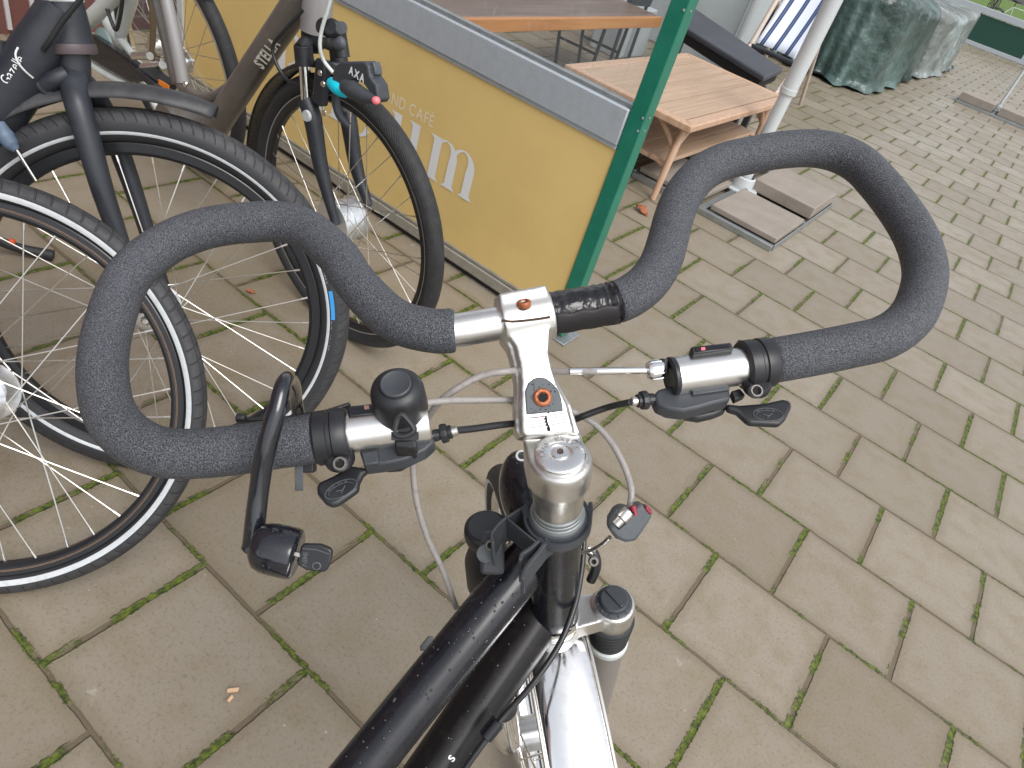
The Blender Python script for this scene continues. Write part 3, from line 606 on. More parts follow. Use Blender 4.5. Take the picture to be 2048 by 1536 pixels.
mb = MB().tube(ell(lc, .0219, .0426, -.001)+[ell(lc, .0219, .0426, -.001)[0]], .0009, 8); obj('chrome_rim', mb, M['steel'], lamp)
mb = MB(); q = onplane(1036, 921, lc+lu*.016, lu); text(mb, 'C', q-RX*.002, RX, -RY, .013, .02, lift=.002); text(mb, 'HT', q-RY*-.006-RX*.001+lu*.001, RX, -RY, .005, .02, lift=.002); text(mb, 'NB', q-RY*-.011-RX*.003+lu*.001, RX, -RY, .005, .02, lift=.002)
obj('lamp_lettering', mb, M['white'], lamp)
# bottle dynamo on the left of the head tube
dc = P(972, 1058, .57); du = (UP+FW*.05).normalized()
dyn = obj('dynamo', MB().lathe(dc, du, [(0, .004), (.0155, .004), (.0175, .002), (.0182, -.003), (.0175, -.010), (.0150, -.013), (.0125, -.020), (.017, -.030), (.0205, -.042), (.021, -.075), (.018, -.088), (.001, -.092)], 32), M['black'], bike, angle=35)
obj('dynamo_roller', MB().lathe(dc, du, [(0, .0052), (.0138, .0052), (.0145, .0042), (.0145, .0025)], 32), M['dgrey'], dyn)
jb = P(985, 1105, .535); obj('dynamo_bracket', MB().box(jb, RX*.009, RY*.016, RZ*.006), M['dgrey'], bike, bevel=.003)
bolt(P(981, 1090, .524), -RZ, .0042, .0024, M['boltd'], .002)
obj('badge', MB().lathe(P(972, 1107, .525), -RZ, [(0, .001), (.0068, .001), (.0072, 0)], 24), M['grey'], bike)
# mounting bracket (black plastic channel clamped round the headset)
br = MB()
rz = SA(hz-.006)
br.ring(rz, UP, [(.0222, -.003), (.0226, .002), (.0246, .0025), (.0254, 0), (.0250, -.006), (.023, -.007)], 56)
obj('bracket_ring', br, M['dgrey'], bike, angle=35)
pb = rz+UP*.002
def BR(x, y, up=0): return onplane(x, y, pb+UP*up, UP)
br = MB()
br.ribbon(crom([BR(x, y) for x, y in [(986,1086),(984,1066),(1001,1043),(1022,1028),(1046,1014)]], 4), UP*-.03, .0022)
br.ribbon(crom([BR(x, y) for x, y in [(1104,1045),(1090,1066),(1072,1085),(1057,1098),(1044,1107),(1040,1120)]], 4), UP*-.03, .0026)
br.ribbon([BR(1014, 1036), BR(1071, 1082)], UP*-.024, .0015)
tr = [BR(x, y, .001) for x, y in [(1052,1007),(1060,1020),(1072,1032),(1088,1040),(1104,1044)]]; tr2 = [BR(x, y, .001) for x, y in [(1095,1054),(1080,1052),(1062,1044),(1048,1030),(1041,1016)]]
br.prism(tr+tr2, UP*-.012)
obj('lamp_bracket', br, M['dgrey'], bike, bevel=.0005)
br = MB(); br.ribbon(crom([BR(x, y) for x, y in [(1181,1003),(1182,1022),(1174,1044),(1148,1061),(1118,1068),(1094,1082),(1076,1104),(1058,1126),(1048,1144),(1045,1158)]], 5), UP*-.02, .003)
obj('bracket_arm', br, M['dgrey'], bike, bevel=.0006)
br = MB(); br.ribbon(crom([BR(x, y, .0015) for x, y in [(1128,1051),(1110,1054),(1099,1066),(1092,1078)]], 4), UP*-.006, .0016); obj('clip_tab', br, M['grey'], bike, bevel=.0004)
# brake arms on the right of the crown
mb = MB().tube(crom([P(1178, 1098, .60), P(1190, 1112, .60), P(1192, 1135, .61), P(1182, 1160, .62)], 5), .0045, 10); ba = obj('brake_arm', mb, M['black'], bike)
mb = MB().tube(crom([P(1165, 1101, .60), P(1180, 1105, .595), P(1188, 1118, .60), P(1186, 1132, .60)], 5), .0016, 8); mb.tube([P(1176, 1096, .598), P(1190, 1100, .598)], .003, 10); obj('brake_spring', mb, M['steel'], ba)
bolt(P(1187, 1122, .593), -RZ, .0045, .002, M['boltd'], .003, ba)

# ---- controls on both bar ends
def ringclamp(px, py, dx, dy, w_, r, mt_, name='lever_clamp'):
    a = B(px, py); b_ = B(px+dx*10, py+dy*10); ax = (b_-a).normalized()
    return obj(name, MB().lathe(a, ax, [(.0125, -w_), (r*.93, -w_), (r, -w_*.85), (r*1.0, -w_*.2), (r*.95, -w_*.12), (r*.95, w_*.08), (r*1.01, w_*.16), (r, w_*.85), (r*.94, w_), (.0125, w_)], 36), mt_, bike, angle=35)
# right
ringclamp(1512, 728, 1, -.14, .0105, .0172, M['black'])
ringclamp(1488, 731, 1, -.14, .0022, .0158, M['black'])
bolt(B(1511, 783, .002), BUP+RY*.35, .0046, .0028, M['boltd'], .003)
obj('clamp_lug', MB().lathe(B(1510, 776, -.006), BUP, [(0, 0), (.0085, 0), (.0095, .002), (.0095, .006), (.0075, .0085), (0, .0085)], 20), M['black'], bike, bevel=0)
obj('bar_sleeve', MB().tube([B(1350, 752), B(1484, 733)], .0128, 40), M['alu'], bike, angle=60)
ec = obj('bar_end_cap', MB().lathe(B(1347, 752.5), B(1347, 752.5)-B(1360, 750.5), [(.0128, -.001), (.0132, 0), (.0132, .002), (.0115, .0036), (.0085, .0026), (0, .0022)], 32), M['black'], bike, angle=30)
def disp(pts, off, side):
    d_ = obj('gear_indicator', MB().prism([B(x, y, off) for x, y in pts], -BUP*.009), M['black'], bike, bevel=.0012)
    c_ = [sum(p[0] for p in pts)/4, sum(p[1] for p in pts)/4]
    q = [B(c_[0]+(x-c_[0])*.82, c_[1]+(y-c_[1])*.55, off+.0004) for x, y in pts]
    mb_ = MB(); mb_.add(q, [(0, 1, 2, 3)]); obj('indicator_window', mb_, M['gloss'], d_)
    return d_, c_
d_, c_ = disp([(1381, 693), (1462, 684), (1468, 697), (1386, 708)], .0155, 1)
mb = MB(); mb.add([B(x, y, .0162) for x, y in [(1402, 695), (1410, 694), (1411, 700), (1403, 701)]], [(0, 1, 2, 3)]); obj('pointer', mb, M['pink'], d_)
mb = MB(); text(mb, 'SRAM', B(1367, 717, .0125), RX*.98-RY*-.1, -RY, .0028, .03); 
obj('cable_barrel', MB().tube([B(1325, 748, .004), B(1328, 722, .006)], .004, 12), M['black'], bike)
bar_ax = (B(1296, 740)-B(1325, 736)).normalized()
mb = MB(); pr_ = [(.002, -.001), (.0056, 0), (.0066, .002), (.0068, .008), (.0056, .0105), (.0035, .011), (.001, .011)]
mb.lathe(B(1326, 738, .004), bar_ax, pr_, 20)
for k in range(9):
    a = 2*pi*k/9; u_, w2 = perp(bar_ax); mb.tube([B(1326, 738, .004)+bar_ax*.0015+(u_*cos(a)+w2*sin(a))*.0063, B(1326, 738, .004)+bar_ax*.0085+(u_*cos(a)+w2*sin(a))*.0063], .0008, 6)
obj('barrel_adjuster', mb, M['polish'], bike)
sh = obj('shifter_body', MB().prism([B(x, y, -.004) for x, y in [(1307,790),(1316,778),(1345,770),(1400,772),(1458,764),(1462,798),(1430,806),(1395,816),(1368,822),(1338,818),(1315,808)]], -BUP*.013), M['dgrey'], bike, bevel=.002)
obj('shifter_cover', MB().prism([B(x, y, -.002) for x, y in [(1384,779),(1459,768),(1460,779),(1385,790)]], -BUP*.004), M['dgrey'], sh, bevel=.0008)
obj('shifter_drum', MB().prism([B(x, y, -.017) for x, y in [(1352,818),(1375,832),(1400,836),(1430,829),(1452,820),(1455,800),(1360,802)]], -BUP*.008), M['black'], sh, bevel=.002)
obj('shifter_joint', MB().prism([B(x, y, -.008) for x, y in [(1462,782),(1480,776),(1492,790),(1470,800)]], -BUP*.006), M['black'], sh, bevel=.001)
def paddle(pts, off, logo_c, logo_d, scale, flip=False):
    p_ = obj('thumb_lever', MB().prism([B(x, y, off) for x, y in pts], -BUP*.006), M['black'], bike, bevel=.0022, seg=3)
    c_ = B(*logo_c, off+.0003); dx_ = (B(logo_c[0]+logo_d[0]*10, logo_c[1]+logo_d[1]*10, off+.0003)-c_).normalized(); dy_ = BUP.cross(dx_)
    mb_ = MB(); E_ = [c_+dx_*(.0098*scale*cos(2*pi*k/36))+dy_*(.0050*scale*sin(2*pi*k/36)) for k in range(37)]; mb_.tube(E_, .00035, 5)
    E_ = [c_+dx_*(.0078*scale*cos(a))+dy_*(.0036*scale*sin(a)-.0006) for a in [pi*k/16 for k in range(17)]]; mb_.tube(E_, .00022, 5)
    for i, ch in enumerate('MEGA'):
        a = radians(140-i*27); q_ = c_+dx_*(.0078*scale*cos(a))+dy_*(.0036*scale*sin(a)); t_ = (dx_*sin(a)*.8*scale-dy_*cos(a)*.45*scale).normalized(); text(mb_, ch, q_-t_*.0009-(BUP.cross(t_))*.0006, t_, BUP.cross(t_), .0030*scale, .02)
    mb_.tube([c_-dx_*.003*scale, c_+dx_*.0005-dy_*.001*scale, c_+dx_*.003*scale+dy_*.001*scale, c_-dx_*.001-dy_*.0025*scale], .0003, 5)
    obj('lever_emblem', mb_, M['grey'], p_); return p_
paddle([(1452,806),(1480,809),(1530,805),(1566,797),(1581,800),(1585,812),(1572,838),(1560,849),(1500,846),(1492,840),(1475,824),(1455,818)], -.013, (1536, 829), (1, .02), 1.0)
obj('brake_lever', MB().prism([B(x, y, -.02) for x, y in [(1470,690),(1478,676),(1487,680),(1492,700),(1505,720),(1490,735),(1478,720)]], -BUP*.006), M['black'], bike, bevel=.002)
# left
ringclamp(664, 873, 1, -.14, .0105, .0172, M['black'])
ringclamp(694, 869, 1, -.14, .0016, .0160, M['black'])
bolt(B(681, 928, .002), BUP+RY*.35, .0046, .0028, M['boltd'], .003)
obj('clamp_lug', MB().lathe(B(681, 921, -.006), BUP, [(0, 0), (.0085, 0), (.0095, .002), (.0095, .006), (.0075, .0085), (0, .0085)], 20), M['black'], bike)
obj('bar_sleeve', MB().tube([B(692, 868), B(858, 844)], .0128, 40), M['alu'], bike, angle=60)
d_, c_ = disp([(693, 812), (748, 806), (751, 828), (697, 834)], .0135, -1)
mb = MB(); mb.add([B(x, y, .0142) for x, y in [(728, 811), (738, 810), (739, 818), (729, 819)]], [(0, 1, 2, 3)]); obj('pointer', mb, mat('dull_pink', (.4, .22, .2), .5), d_)
sh = obj('shifter_body', MB().prism([B(x, y, -.004) for x, y in [(718,900),(752,888),(800,882),(860,870),(869,876),(868,884),(850,900),(812,918),(775,926),(728,932)]], -BUP*.013), M['dgrey'], bike, bevel=.002)
obj('shifter_cover', MB().prism([B(x, y, -.002) for x, y in [(722,905),(756,899),(758,926),(728,930)]], -BUP*.006), M['dgrey'], sh, bevel=.001)
obj('shifter_drum', MB().prism([B(x, y, -.017) for x, y in [(740,930),(775,936),(800,934),(822,922),(812,905),(745,905)]], -BUP*.008), M['black'], sh, bevel=.002)
paddle([(698,929),(722,933),(741,937),(726,948),(718,965),(717,979),(700,991),(676,1007),(662,1011),(650,1005),(634,986),(632,970),(640,962),(665,951),(685,939)], -.013, (682, 978), (1, -.48), 1.05)
bl = MB().ribbon([B(x, y, -.004) for x, y in [(473,835),(490,838),(560,836),(650,822),(700,806)]], -BUP*.01, .0028); bl.tube([B(473, 836, -.002), B(492, 836, -.002)], .0032, 8)
obj('brake_lever', bl, M['black'], bike, bevel=.001)
obj('cable_tie_tail', MB().box(B(598, 950, -.016), RX*.0026, RY*.010, RZ*.0006), M['grey'], bike, bevel=.0005)
obj('lower_clip', MB().box(B(612, 932, -.016), RX*.006, RY*.004, RZ*.004), M['black'], bike, bevel=.001)
# bell
bc = B(801, 812, .011)
bell = obj('bell', MB().lathe(bc, BUP, [(.0155, -.004), (.0170, -.003), (.0172, 0), (.0168, .010), (.0165, .016), (.0155, .0195), (.0132, .0222), (.0100, .0234), (.0096, .0232)], 48), M['black'], bike, angle=35)
obj('bell_button', MB().lathe(bc, BUP, [(.0096, .0228), (.0094, .0256), (.0086, .0262), (.007, .0255), (0, .0252)], 36), M['dgrey'], bell, angle=35)
obj('bell_base', MB().lathe(bc-BUP*.0035, BUP, [(0, -.006), (.010, -.006), (.0165, -.003), (.0168, 0), (0, .0)], 36), M['dgrey'], bell)
mb = MB().tube(crom([P(x, y, .405) for x, y in [(788,862),(794,838),(804,830),(814,838),(828,858),(820,868),(804,872),(792,869),(788,862)]], 4), .0019, 8)
mb.box(P(810, 872, .409), RX*.0075, RY*.0022, RZ*.003)
obj('strap_toggle', mb, M['black'], bell, bevel=.0006)
mb = MB().box(B(812, 886, .002), RX*.0062, RY*.007, BUP*.007); mb.box(B(813, 896, .004), RX*.0066, RY*.0024, BUP*.005); obj('bell_strap', mb, M['black'], bell, bevel=.0012)
# ---- cables
def cable(name, pts, r, mt_, sub=8, seg=10, par=bike): return obj(name, MB().tube(crom(pts, sub), r, seg), mt_, par, angle=80)
cable('brake_cable', [B(1298, 741, .002), B(1220, 742, .002), B(1150, 743, 0), B(1060, 742, -.012), P(1010, 743, .475), P(960, 753, .475), P(905, 783, .475), P(872, 812, .48), P(850, 848, .49), P(832, 885, .50), P(826, 925, .505), P(833, 1000, .515), P(855, 1075, .53), P(885, 1140, .55), P(912, 1215, .585)], .0024, M['cable'])
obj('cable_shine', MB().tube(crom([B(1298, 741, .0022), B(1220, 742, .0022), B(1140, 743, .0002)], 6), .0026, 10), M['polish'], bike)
cable('brake_cable', [P(845, 806, .455), P(900, 801, .465), P(960, 800, .478), P(1035, 801, .492), P(1110, 812, .50), P(1170, 835, .505), P(1210, 868, .505), P(1243, 920, .50), P(1262, 975, .495), P(1260, 1015, .492)], .0024, M['cable'])
cable('shift_cable', [B(912, 861, -.006), P(950, 857, .462), P(1000, 850, .475), P(1040, 848, .49), P(1090, 860, .52)], .0024, M['bcable'])
cable('shift_cable', [B(1262, 804, -.006), P(1215, 815, .49), P(1160, 835, .50), P(1120, 855, .52)], .0024, M['bcable'])
def adjuster(c0, c1, mt_):
    ax = (c1-c0).normalized(); L_ = (c1-c0).length
    o_ = obj('cable_adjuster', MB().lathe(c0, ax, [(0, 0), (.0038, 0), (.0042, .002), (.0036, L_*.3), (.0062, L_*.35), (.0066, L_*.45), (.0062, L_*.62), (.0045, L_*.66), (.0046, L_*.8), (.0034, L_*.83)], 12), mt_, bike, angle=25)
    obj('ferrule', MB().lathe(c0, ax, [(.0031, L_*.8), (.0031, L_*1.05), (.0026, L_*1.08), (0, L_*1.08)], 16), M['steel'], o_)
adjuster(B(866, 872, -.008), B(912, 861, -.006), M['black'])
adjuster(B(1308, 798, -.008), B(1266, 803, -.006), M['black'])
cable('gear_cable', [P(1168, 1060, .59), P(1166, 1110, .585), P(1160, 1160, .58), P(1148, 1215, .575), P(1118, 1290, .565), P(1065, 1368, .555), P(1010, 1430, .55), P(975, 1475, .545), P(925, 1545, .54), P(880, 1620, .54)], .0026, M['bcable'])
cg = P(984, 1458, .548); cga = (P(1010, 1430, .55)-P(960, 1490, .546)).normalized(); obj('cable_clip', MB().tube([cg-cga*.008, cg+cga*.008], .006, 14), M['gloss'], bike, bevel=.001)
# inline cable splitter at the right
ic = P(1262, 1048, .492)
ax_ = (P(1236, 1062, .49)-P(1282, 1030, .49)).normalized()
sp_ = obj('cable_coupler', MB().prism([P(x, y, .478) for x, y in [(1218,1060),(1219,1040),(1232,1018),(1248,1012),(1266,1020),(1280,1006),(1305,1022),(1304,1036),(1286,1064),(1272,1083),(1252,1086),(1232,1078)]], RZ*.016), M['grey'], bike, bevel=.0025, seg=3)
obj('coupler_slot', MB().prism([P(x, y, .4772) for x, y in [(1232,1052),(1244,1032),(1262,1022),(1270,1026),(1250,1050),(1238,1060)]], RZ*.003), M['dark'], sp_)
obj('coupler_lens', MB().prism([P(x, y, .477) for x, y in [(1291,1011),(1303,1018),(1305,1028),(1301,1030),(1291,1019)]], RZ*.01), M['red'], sp_, bevel=.0006)
obj('coupler_spring', MB().tube([P(1265, 1012, .48), P(1270, 1030, .48)], .0028, 10), M['red'], sp_)
mb = MB().lathe(P(1250, 1030, .477), (P(1236, 1045, .477)-P(1250, 1030, .477)), [(.004, -.004), (.0048, -.002), (.0048, .003), (.0036, .004), (.0034, .009), (0, .009)], 16); obj('coupler_ferrule', mb, M['steel'], sp_)
cable('cable_tail', [P(1262, 1010, .49), P(1258, 1024, .483), P(1251, 1032, .478)], .0023, M['cable'])
cable('inner_wire', [P(1219, 1075, .49), P(1205, 1088, .51), P(1185, 1099, .54), P(1165, 1105, .57)], .0016, M['steel'])
# rain drops sitting on the tubes
def beads(name, par, A_, B_, r, n, mt_):
    mb_ = MB(); ax = (B_-A_).normalized(); tocam = (CAM-(A_+B_)/2); tocam = (tocam-ax*tocam.dot(ax)).normalized(); sd_ = ax.cross(tocam)
    for k in range(n):
        t_ = random.random(); a = random.gauss(0, .55); c_ = A_+(B_-A_)*t_+(tocam*cos(a)+sd_*sin(a))*r; s_ = random.uniform(.0005, .0011)*(1.5 if random.random() < .1 else 1)
        nn = (tocam*cos(a)+sd_*sin(a)); mb_.blob(c_, ax*s_*random.uniform(.8, 1.3), nn.cross(ax)*s_, nn*s_*.6, 7, 4)
    tag(obj(name, mb_, mt_, par, angle=80), kind='stuff')
M['water'] = mat('water_bead', (.02, .02, .025), .03, spec=1.0)
beads('rain_drops', tt, ttA+dt*.02, ttB, .0193, 70, M['water'])
beads('rain_drops', dtb, dA+dd*.03, dB, .0213, 30, M['water'])

# ================================================================== bar lock hanging over the left grip
lk = thing('bicycle_lock', tuple(P(545, 1095, .40)), 'black bent steel bar lock hung over the left foam grip, key in its cylinder', 'lock')
pts = [P(600, 845, .475), P(592, 800, .462), P(588, 772, .440), P(577, 756, .415), P(566, 772, .402), P(556, 812, .398), P(545, 850, .398), P(533, 895, .40), P(524, 940, .403), P(517, 990, .406), P(511, 1040, .408), P(506, 1085, .41), P(502, 1100, .41)]
obj('shackle', MB().tube(crom(pts, 6), [.0042]*4+[.0048, .0052, .0056, .0058, .0058, .0058, .0060, .0060, .0058], 20), M['lockp'], lk, angle=60)
ca = (P(592, 1105, .40)-P(515, 1088, .40)).normalized(); c0 = P(508, 1090, .402)
obj('lock_cylinder', MB().lathe(c0, ca, [(0, .0), (.009, .0), (.0128, .003), (.0142, .007), (.0146, .011), (.0146, .0222), (.0140, .0245), (.0128, .0252), (.003, .0252), (0, .025)], 40), M['lockp'], lk, angle=35)
obj('shackle_boss', MB().lathe(P(504, 1088, .412), RX, [(0, -.004), (.005, -.004), (.0062, -.002), (.0075, .004), (.0085, .008)], 20), M['lockp'], lk)
kc = c0+ca*.026; key = obj('key', MB().prism([P(x, y, .40) for x, y in [(597,1112),(601,1094),(607,1088),(640,1089),(660,1097),(664,1104),(662,1120),(654,1140),(648,1145),(612,1141),(595,1131),(593,1122)]], RZ*.004), M['black'], lk, bevel=.0014, seg=3)
obj('key_blade', MB().box(P(595, 1106, .402), (P(602, 1108, .402)-P(588, 1104, .402))*.5, RY*.0011, RZ*.0028), M['steel'], lk)
mb = MB(); kq = P(630, 1118, .3996); mb.tube([P(633+8*cos(2*pi*k/14), 1132+7*sin(2*pi*k/14), .3996) for k in range(15)], .0005, 6)
text(mb, 'NIMI', P(614, 1133, .3996), -RY+RX*.08, -RX-RY*.08, .0042, .02)
mb.tube([P(605, 1097, .3996), P(633, 1099, .3996), P(658, 1108, .3996)], .0004, 5); obj('key_marks', mb, M['grey'], key)
mbb = MB()
for k in range(26):
    x = random.uniform(535, 590); t_ = (x-535)/55.; 
for k in range(22):
    a = random.gauss(0, .5); tocam = (CAM-c0); tocam = (tocam-ca*tocam.dot(ca)).normalized(); sd_ = ca.cross(tocam); nn = tocam*cos(a)+sd_*sin(a); s_ = random.uniform(.0003, .0007)
    mbb.blob(c0+ca*random.uniform(.008, .022)+nn*.0147, ca*s_, nn.cross(ca)*s_, nn*s_*.6, 7, 4)
tag(obj('rain_drops', mbb, M['water'], lk), kind='stuff')

# ================================================================== windbreak of the café terrace (runs along x at y = .70)
YB = .70
wb = thing('cafe_windbreak', (-1.65, YB, 0), 'long yellow café windbreak panel with white lettering, glass above and grey aluminium rails', 'windbreak')
obj('yellow_panel', MB().bx(-2.66, -.668, YB, YB+.02, .075, .628), M['yellow'], wb)
obj('top_rail', MB().bx(-2.66, -.668, YB-.012, YB+.045, .64, .74), M['railalu'], wb, bevel=.004)
obj('trim_strip', MB().bx(-2.66, -.668, YB-.006, YB+.03, .6285, .6395), M['railalu'], wb, bevel=.001)
obj('glass_pane', MB().bx(-2.66, -.668, YB+.012, YB+.018, .7405, 1.62), M['glass'], wb)
obj('glass_channel', MB().bx(-2.66, -.668, YB+.004, YB+.028, .7405, .752), M['zinc'], wb, bevel=.002)
obj('bottom_rail', MB().bx(-2.66, -.668, YB-.010, YB+.04, .022, .060), M['railbot'], wb, bevel=.003)
obj('bottom_rail', MB().bx(-2.66, -.668, YB-.004, YB+.032, .0625, .0745), M['railbot'], wb, bevel=.002)
obj('rubber_seal', MB().bx(-2.66, -.668, YB+.004, YB+.028, .001, .0215), M['boot'], wb)
pst = obj('green_post', MB().bx(-.667, -.618, YB-.006, YB+.045, .012, 1.9), M['green'], wb, bevel=.003)
obj('foot_plate', MB().bx(-.69, -.59, YB-.03, YB+.07, 0, .008), M['zinc'], wb, bevel=.003)
obj('end_post', MB().bx(-2.70, -2.661, YB-.006, YB+.045, .0, 1.9), M['polew'], wb, bevel=.003)
mb = MB()
for z in (1.0, .735, .70): mb.blob((-.626, YB-.0065, z), (.004, 0, 0), (0, .0015, 0), (0, 0, .004), 8, 4); mb.blob((-.6175, YB+.02, z), (.0015, 0, 0), (0, .004, 0), (0, 0, .004), 8, 4)
obj('screw', mb, M['zinc'], pst)
# serif letters drawn as strokes
lb = MB(); YL = YB-.0015; _k = [0]
def poly(pts): _k[0] += 1; yy = YL-.00012*(_k[0] % 9); lb.add([(x, yy, z) for x, z in pts], [tuple(range(len(pts)))])
def rect(x0, x1, z0, z1): poly([(x0, z0), (x1, z0), (x1, z1), (x0, z1)])
def arc(cx, cz, rx, rz, a0, a1, w0, w1, n=22):
    prev = None
    _k[0] += 1; yy = YL-.00012*(_k[0] % 9)
    vs = []; 
    for i in range(n+1):
        t_ = i/n; a = radians(a0+(a1-a0)*t_); w_ = (w0+(w1-w0)*t_)*(.35+.65*abs(cos(a)))
        vs += [(cx+rx*cos(a), yy, cz+rz*sin(a)), (cx+(rx-w_)*cos(a), yy, cz+(rz-w_*.55)*sin(a))]
    lb.add(vs, [(2*i, 2*i+1, 2*i+3, 2*i+2) for i in range(n)])
BZ = .252; XH = .145; ST = .034
def stem_(x, z1, flag=True, foot=True):
    rect(x, x+ST, BZ, z1)
    if flag: poly([(x-.018, z1), (x+.002, z1-.014), (x+.002, z1)])
    if foot: poly([(x-.015, BZ), (x+ST+.015, BZ), (x+ST, BZ+.012), (x, BZ+.012)])
def L_m(x):
    for i in range(3): stem_(x+i*.076, BZ+XH if i == 0 else BZ+XH*.62, i == 0)
    for i in range(2): arc(x+i*.076+ST+.021, BZ+XH*.60, .055, XH*.42, 0, 165, ST, .02)
def L_u(x):
    rect(x, x+ST, BZ+XH*.35, BZ+XH); poly([(x-.018, BZ+XH), (x+.002, BZ+XH-.014), (x+.002, BZ+XH)])
    arc(x+.058, BZ+XH*.36, .058, XH*.39, 180, 330, ST, .012); stem_(x+.084, BZ+XH, True, False); poly([(x+.084+ST-.002, BZ), (x+.084+ST+.018, BZ), (x+.084+ST-.002, BZ+.014)]); 
def L_e(x): arc(x+.062, BZ+XH*.5, .062, XH*.54, 15, 325, .03, .034); rect(x+.025, x+.118, BZ+XH*.53, BZ+XH*.62)
def L_a(x): arc(x+.055, BZ+XH*.3, .05, XH*.32, 60, 330, .026, .03); arc(x+.058, BZ+XH*.68, .055, XH*.34, 0, 150, ST, .02); rect(x+.079, x+.079+ST, BZ, BZ+XH*.7); poly([(x+.112, BZ), (x+.128, BZ), (x+.112, BZ+.014)])
def L_l(x): stem_(x, BZ+XH*1.42)
def L_P(x):
    rect(x, x+.038, BZ, BZ+.205); poly([(x-.018, BZ), (x+.058, BZ), (x+.038, BZ+.014), (x, BZ+.014)]); poly([(x-.016, BZ+.205), (x, BZ+.192), (x, BZ+.205)])
    arc(x+.062, BZ+.148, .072, .06, -95, 95, .046, .046); rect(x+.036, x+.062, BZ+.190, BZ+.205)
L_P(-2.075); L_a(-1.925); L_l(-1.775); L_e(-1.69); L_u(-1.475); L_m(-1.262-.03)
obj('white_lettering', lb, M['letter'], wb)
xx = -1.60
for w_ in ('GRAND', 'CAFÉ'):
    mb = MB(); xx += text(mb, w_, (xx, YB-.0012, .413), (1, 0, 0), (0, 0, 1), .054, .006, .80, .12)+.012; obj('small_lettering', mb, M['beige'], wb)

# ================================================================== maroon sided wall behind the bicycles
wl = thing('siding_wall', (-3.3, 0, 0), 'maroon vertical siding wall with pale joints at the far left behind the bicycles', 'wall')
obj('boards', MB().bx(-3.5, -3.3, -9, .78, 0, 5.5), M['siding'], wl)  # unseen height and length added to cut the sky light at the left
mb = MB()
y = -8.9
while y < .7: mb.bx(-3.2995, -3.288, y, y+.016, .02, 5.5); y += .098
obj('joint_strips', mb, M['sidingw'], wl)

# ================================================================== black bicycle with the fat tyre
A = thing('fat_tyre_bicycle', (-.94, -.55, 0), 'matt black bicycle with fat blue-marked tyre and black mudguard behind the left foam loop', 'bicycle')
fa = wheel_frame((-.94, -.475, .351), radians(180)+-2.363, .27)
wheel(A, fa, ro=.365, w=.0265, tyre='tyre_fat', stripe=.3245, rim='rimblk', rimr=.300, sw=.003, hubr=.03, flange=.036, hubw=.034, spoke='steel', rot=.05)
ac = fa.translation; an = (fa @ V((0, 0, 1)))-ac
def PA(x, y, off): return onplane(x, y, ac+an*off, an)
def LA(h, u, n=0): return fa @ V((h, u, n))
# sidewall writing and blue label: local polar letters
mb = MB()
def sidetext(mb, word, a_start, rr, size, fr, zz, dirn=-1):
    a = a_start
    for ch in word:
        if ch == ' ': a += dirn*.03; continue
        vs, _ = glyph(ch, size, .02); wd = (max(v.x for v in vs)-min(v.x for v in vs))*size
        t_ = V((-sin(a), cos(a), 0))*dirn; r_ = V((cos(a), sin(a), 0)); O = fr @ (r_*rr+V((0, 0, zz))); 
        R3 = fr.to_3x3(); text(mb, ch, O, R3 @ t_, (R3 @ V((cos(a), sin(a), -.45))).normalized(), size, .02, lift=.0); a += dirn*(wd+.0022)/rr
    return a
a_ = math.atan2(*reversed([(fa.inverted() @ PA(657, 600, .02))[i] for i in (0, 1)]))
a1 = sidetext(mb, 'BIG APPLE', a_-.13, .3305, .0098, fa, .0262); sidetext(mb, 'SCHWALBE', a_+.30, .3305, .0098, fa, .0262)
obj('tyre_lettering', mb, mat('tyre_print', (.3, .31, .33), .5), A)
mb = MB(); vs = []
for i in range(9):
    a = a_+.06-.18*i/8
    for (r_, z_) in ((.3300, .0266), (.3335, .0268), (.3375, .0262)): vs.append(fa @ V((r_*cos(a), r_*sin(a), z_+.0006)))
mb.add(vs, [(i*3+k, i*3+k+1, i*3+4+k, i*3+3+k) for i in range(8) for k in range(2)]); obj('blue_label', mb, mat('blue_label_print', (.03, .25, .6), .4), A)
hdA = crom([PA(112, -60, 0), PA(122, 0, 0), PA(146, 95, 0)], 4)
obj('head_tube', MB().tube([PA(118, -70, 0), PA(124, -10, 0), PA(147, 92, 0)], [.028, .029, .0315], 32), M['matt'], A, angle=60)
sa_ = (PA(147, 92, 0)-PA(124, -10, 0)).normalized(); q = PA(147, 100, 0)
obj('head_badge_ring', MB().lathe(PA(120, -12, 0), -sa_, [(.031, -.012), (.033, -.010), (.033, -.006), (.030, -.004)], 32), M['whitep'], A)
obj('crown_race', MB().lathe(q, sa_, [(.029, -.010), (.0345, -.009), (.036, -.002), (.0345, .006), (.028, .007)], 32), mat('worn_bronze', (.09, .07, .075), .5, .3), A)
obj('fork_crown', MB().tube(crom([q+sa_*.004, PA(150, 130, 0), PA(152, 168, .0), PA(157, 190, -.004)], 5), [.024, .0235, .023, .021], 28), M['matt'], A)
obj('fork_blade', MB().tube(crom([PA(150, 150, .004), PA(150, 182, .026), PA(158, 215, .044), PA(178, 285, .052), PA(205, 380, .056), PA(232, 460, .058), PA(262, 545, .058), PA(290, 622, .056)], 6), [.0205, .021, .0205, .0195, .018, .016, .0135, .011], 24), M['matt'], A)
obj('fork_blade', MB().tube(crom([PA(152, 155, -.004), PA(185, 190, -.03), PA(214, 240, -.046), PA(235, 290, -.052), PA(262, 365, -.055), PA(290, 450, -.057), PA(318, 545, -.057), PA(338, 600, -.056)], 6), [.0205, .021, .0195, .018, .0165, .0145, .0125, .010], 24), M['matt'], A)
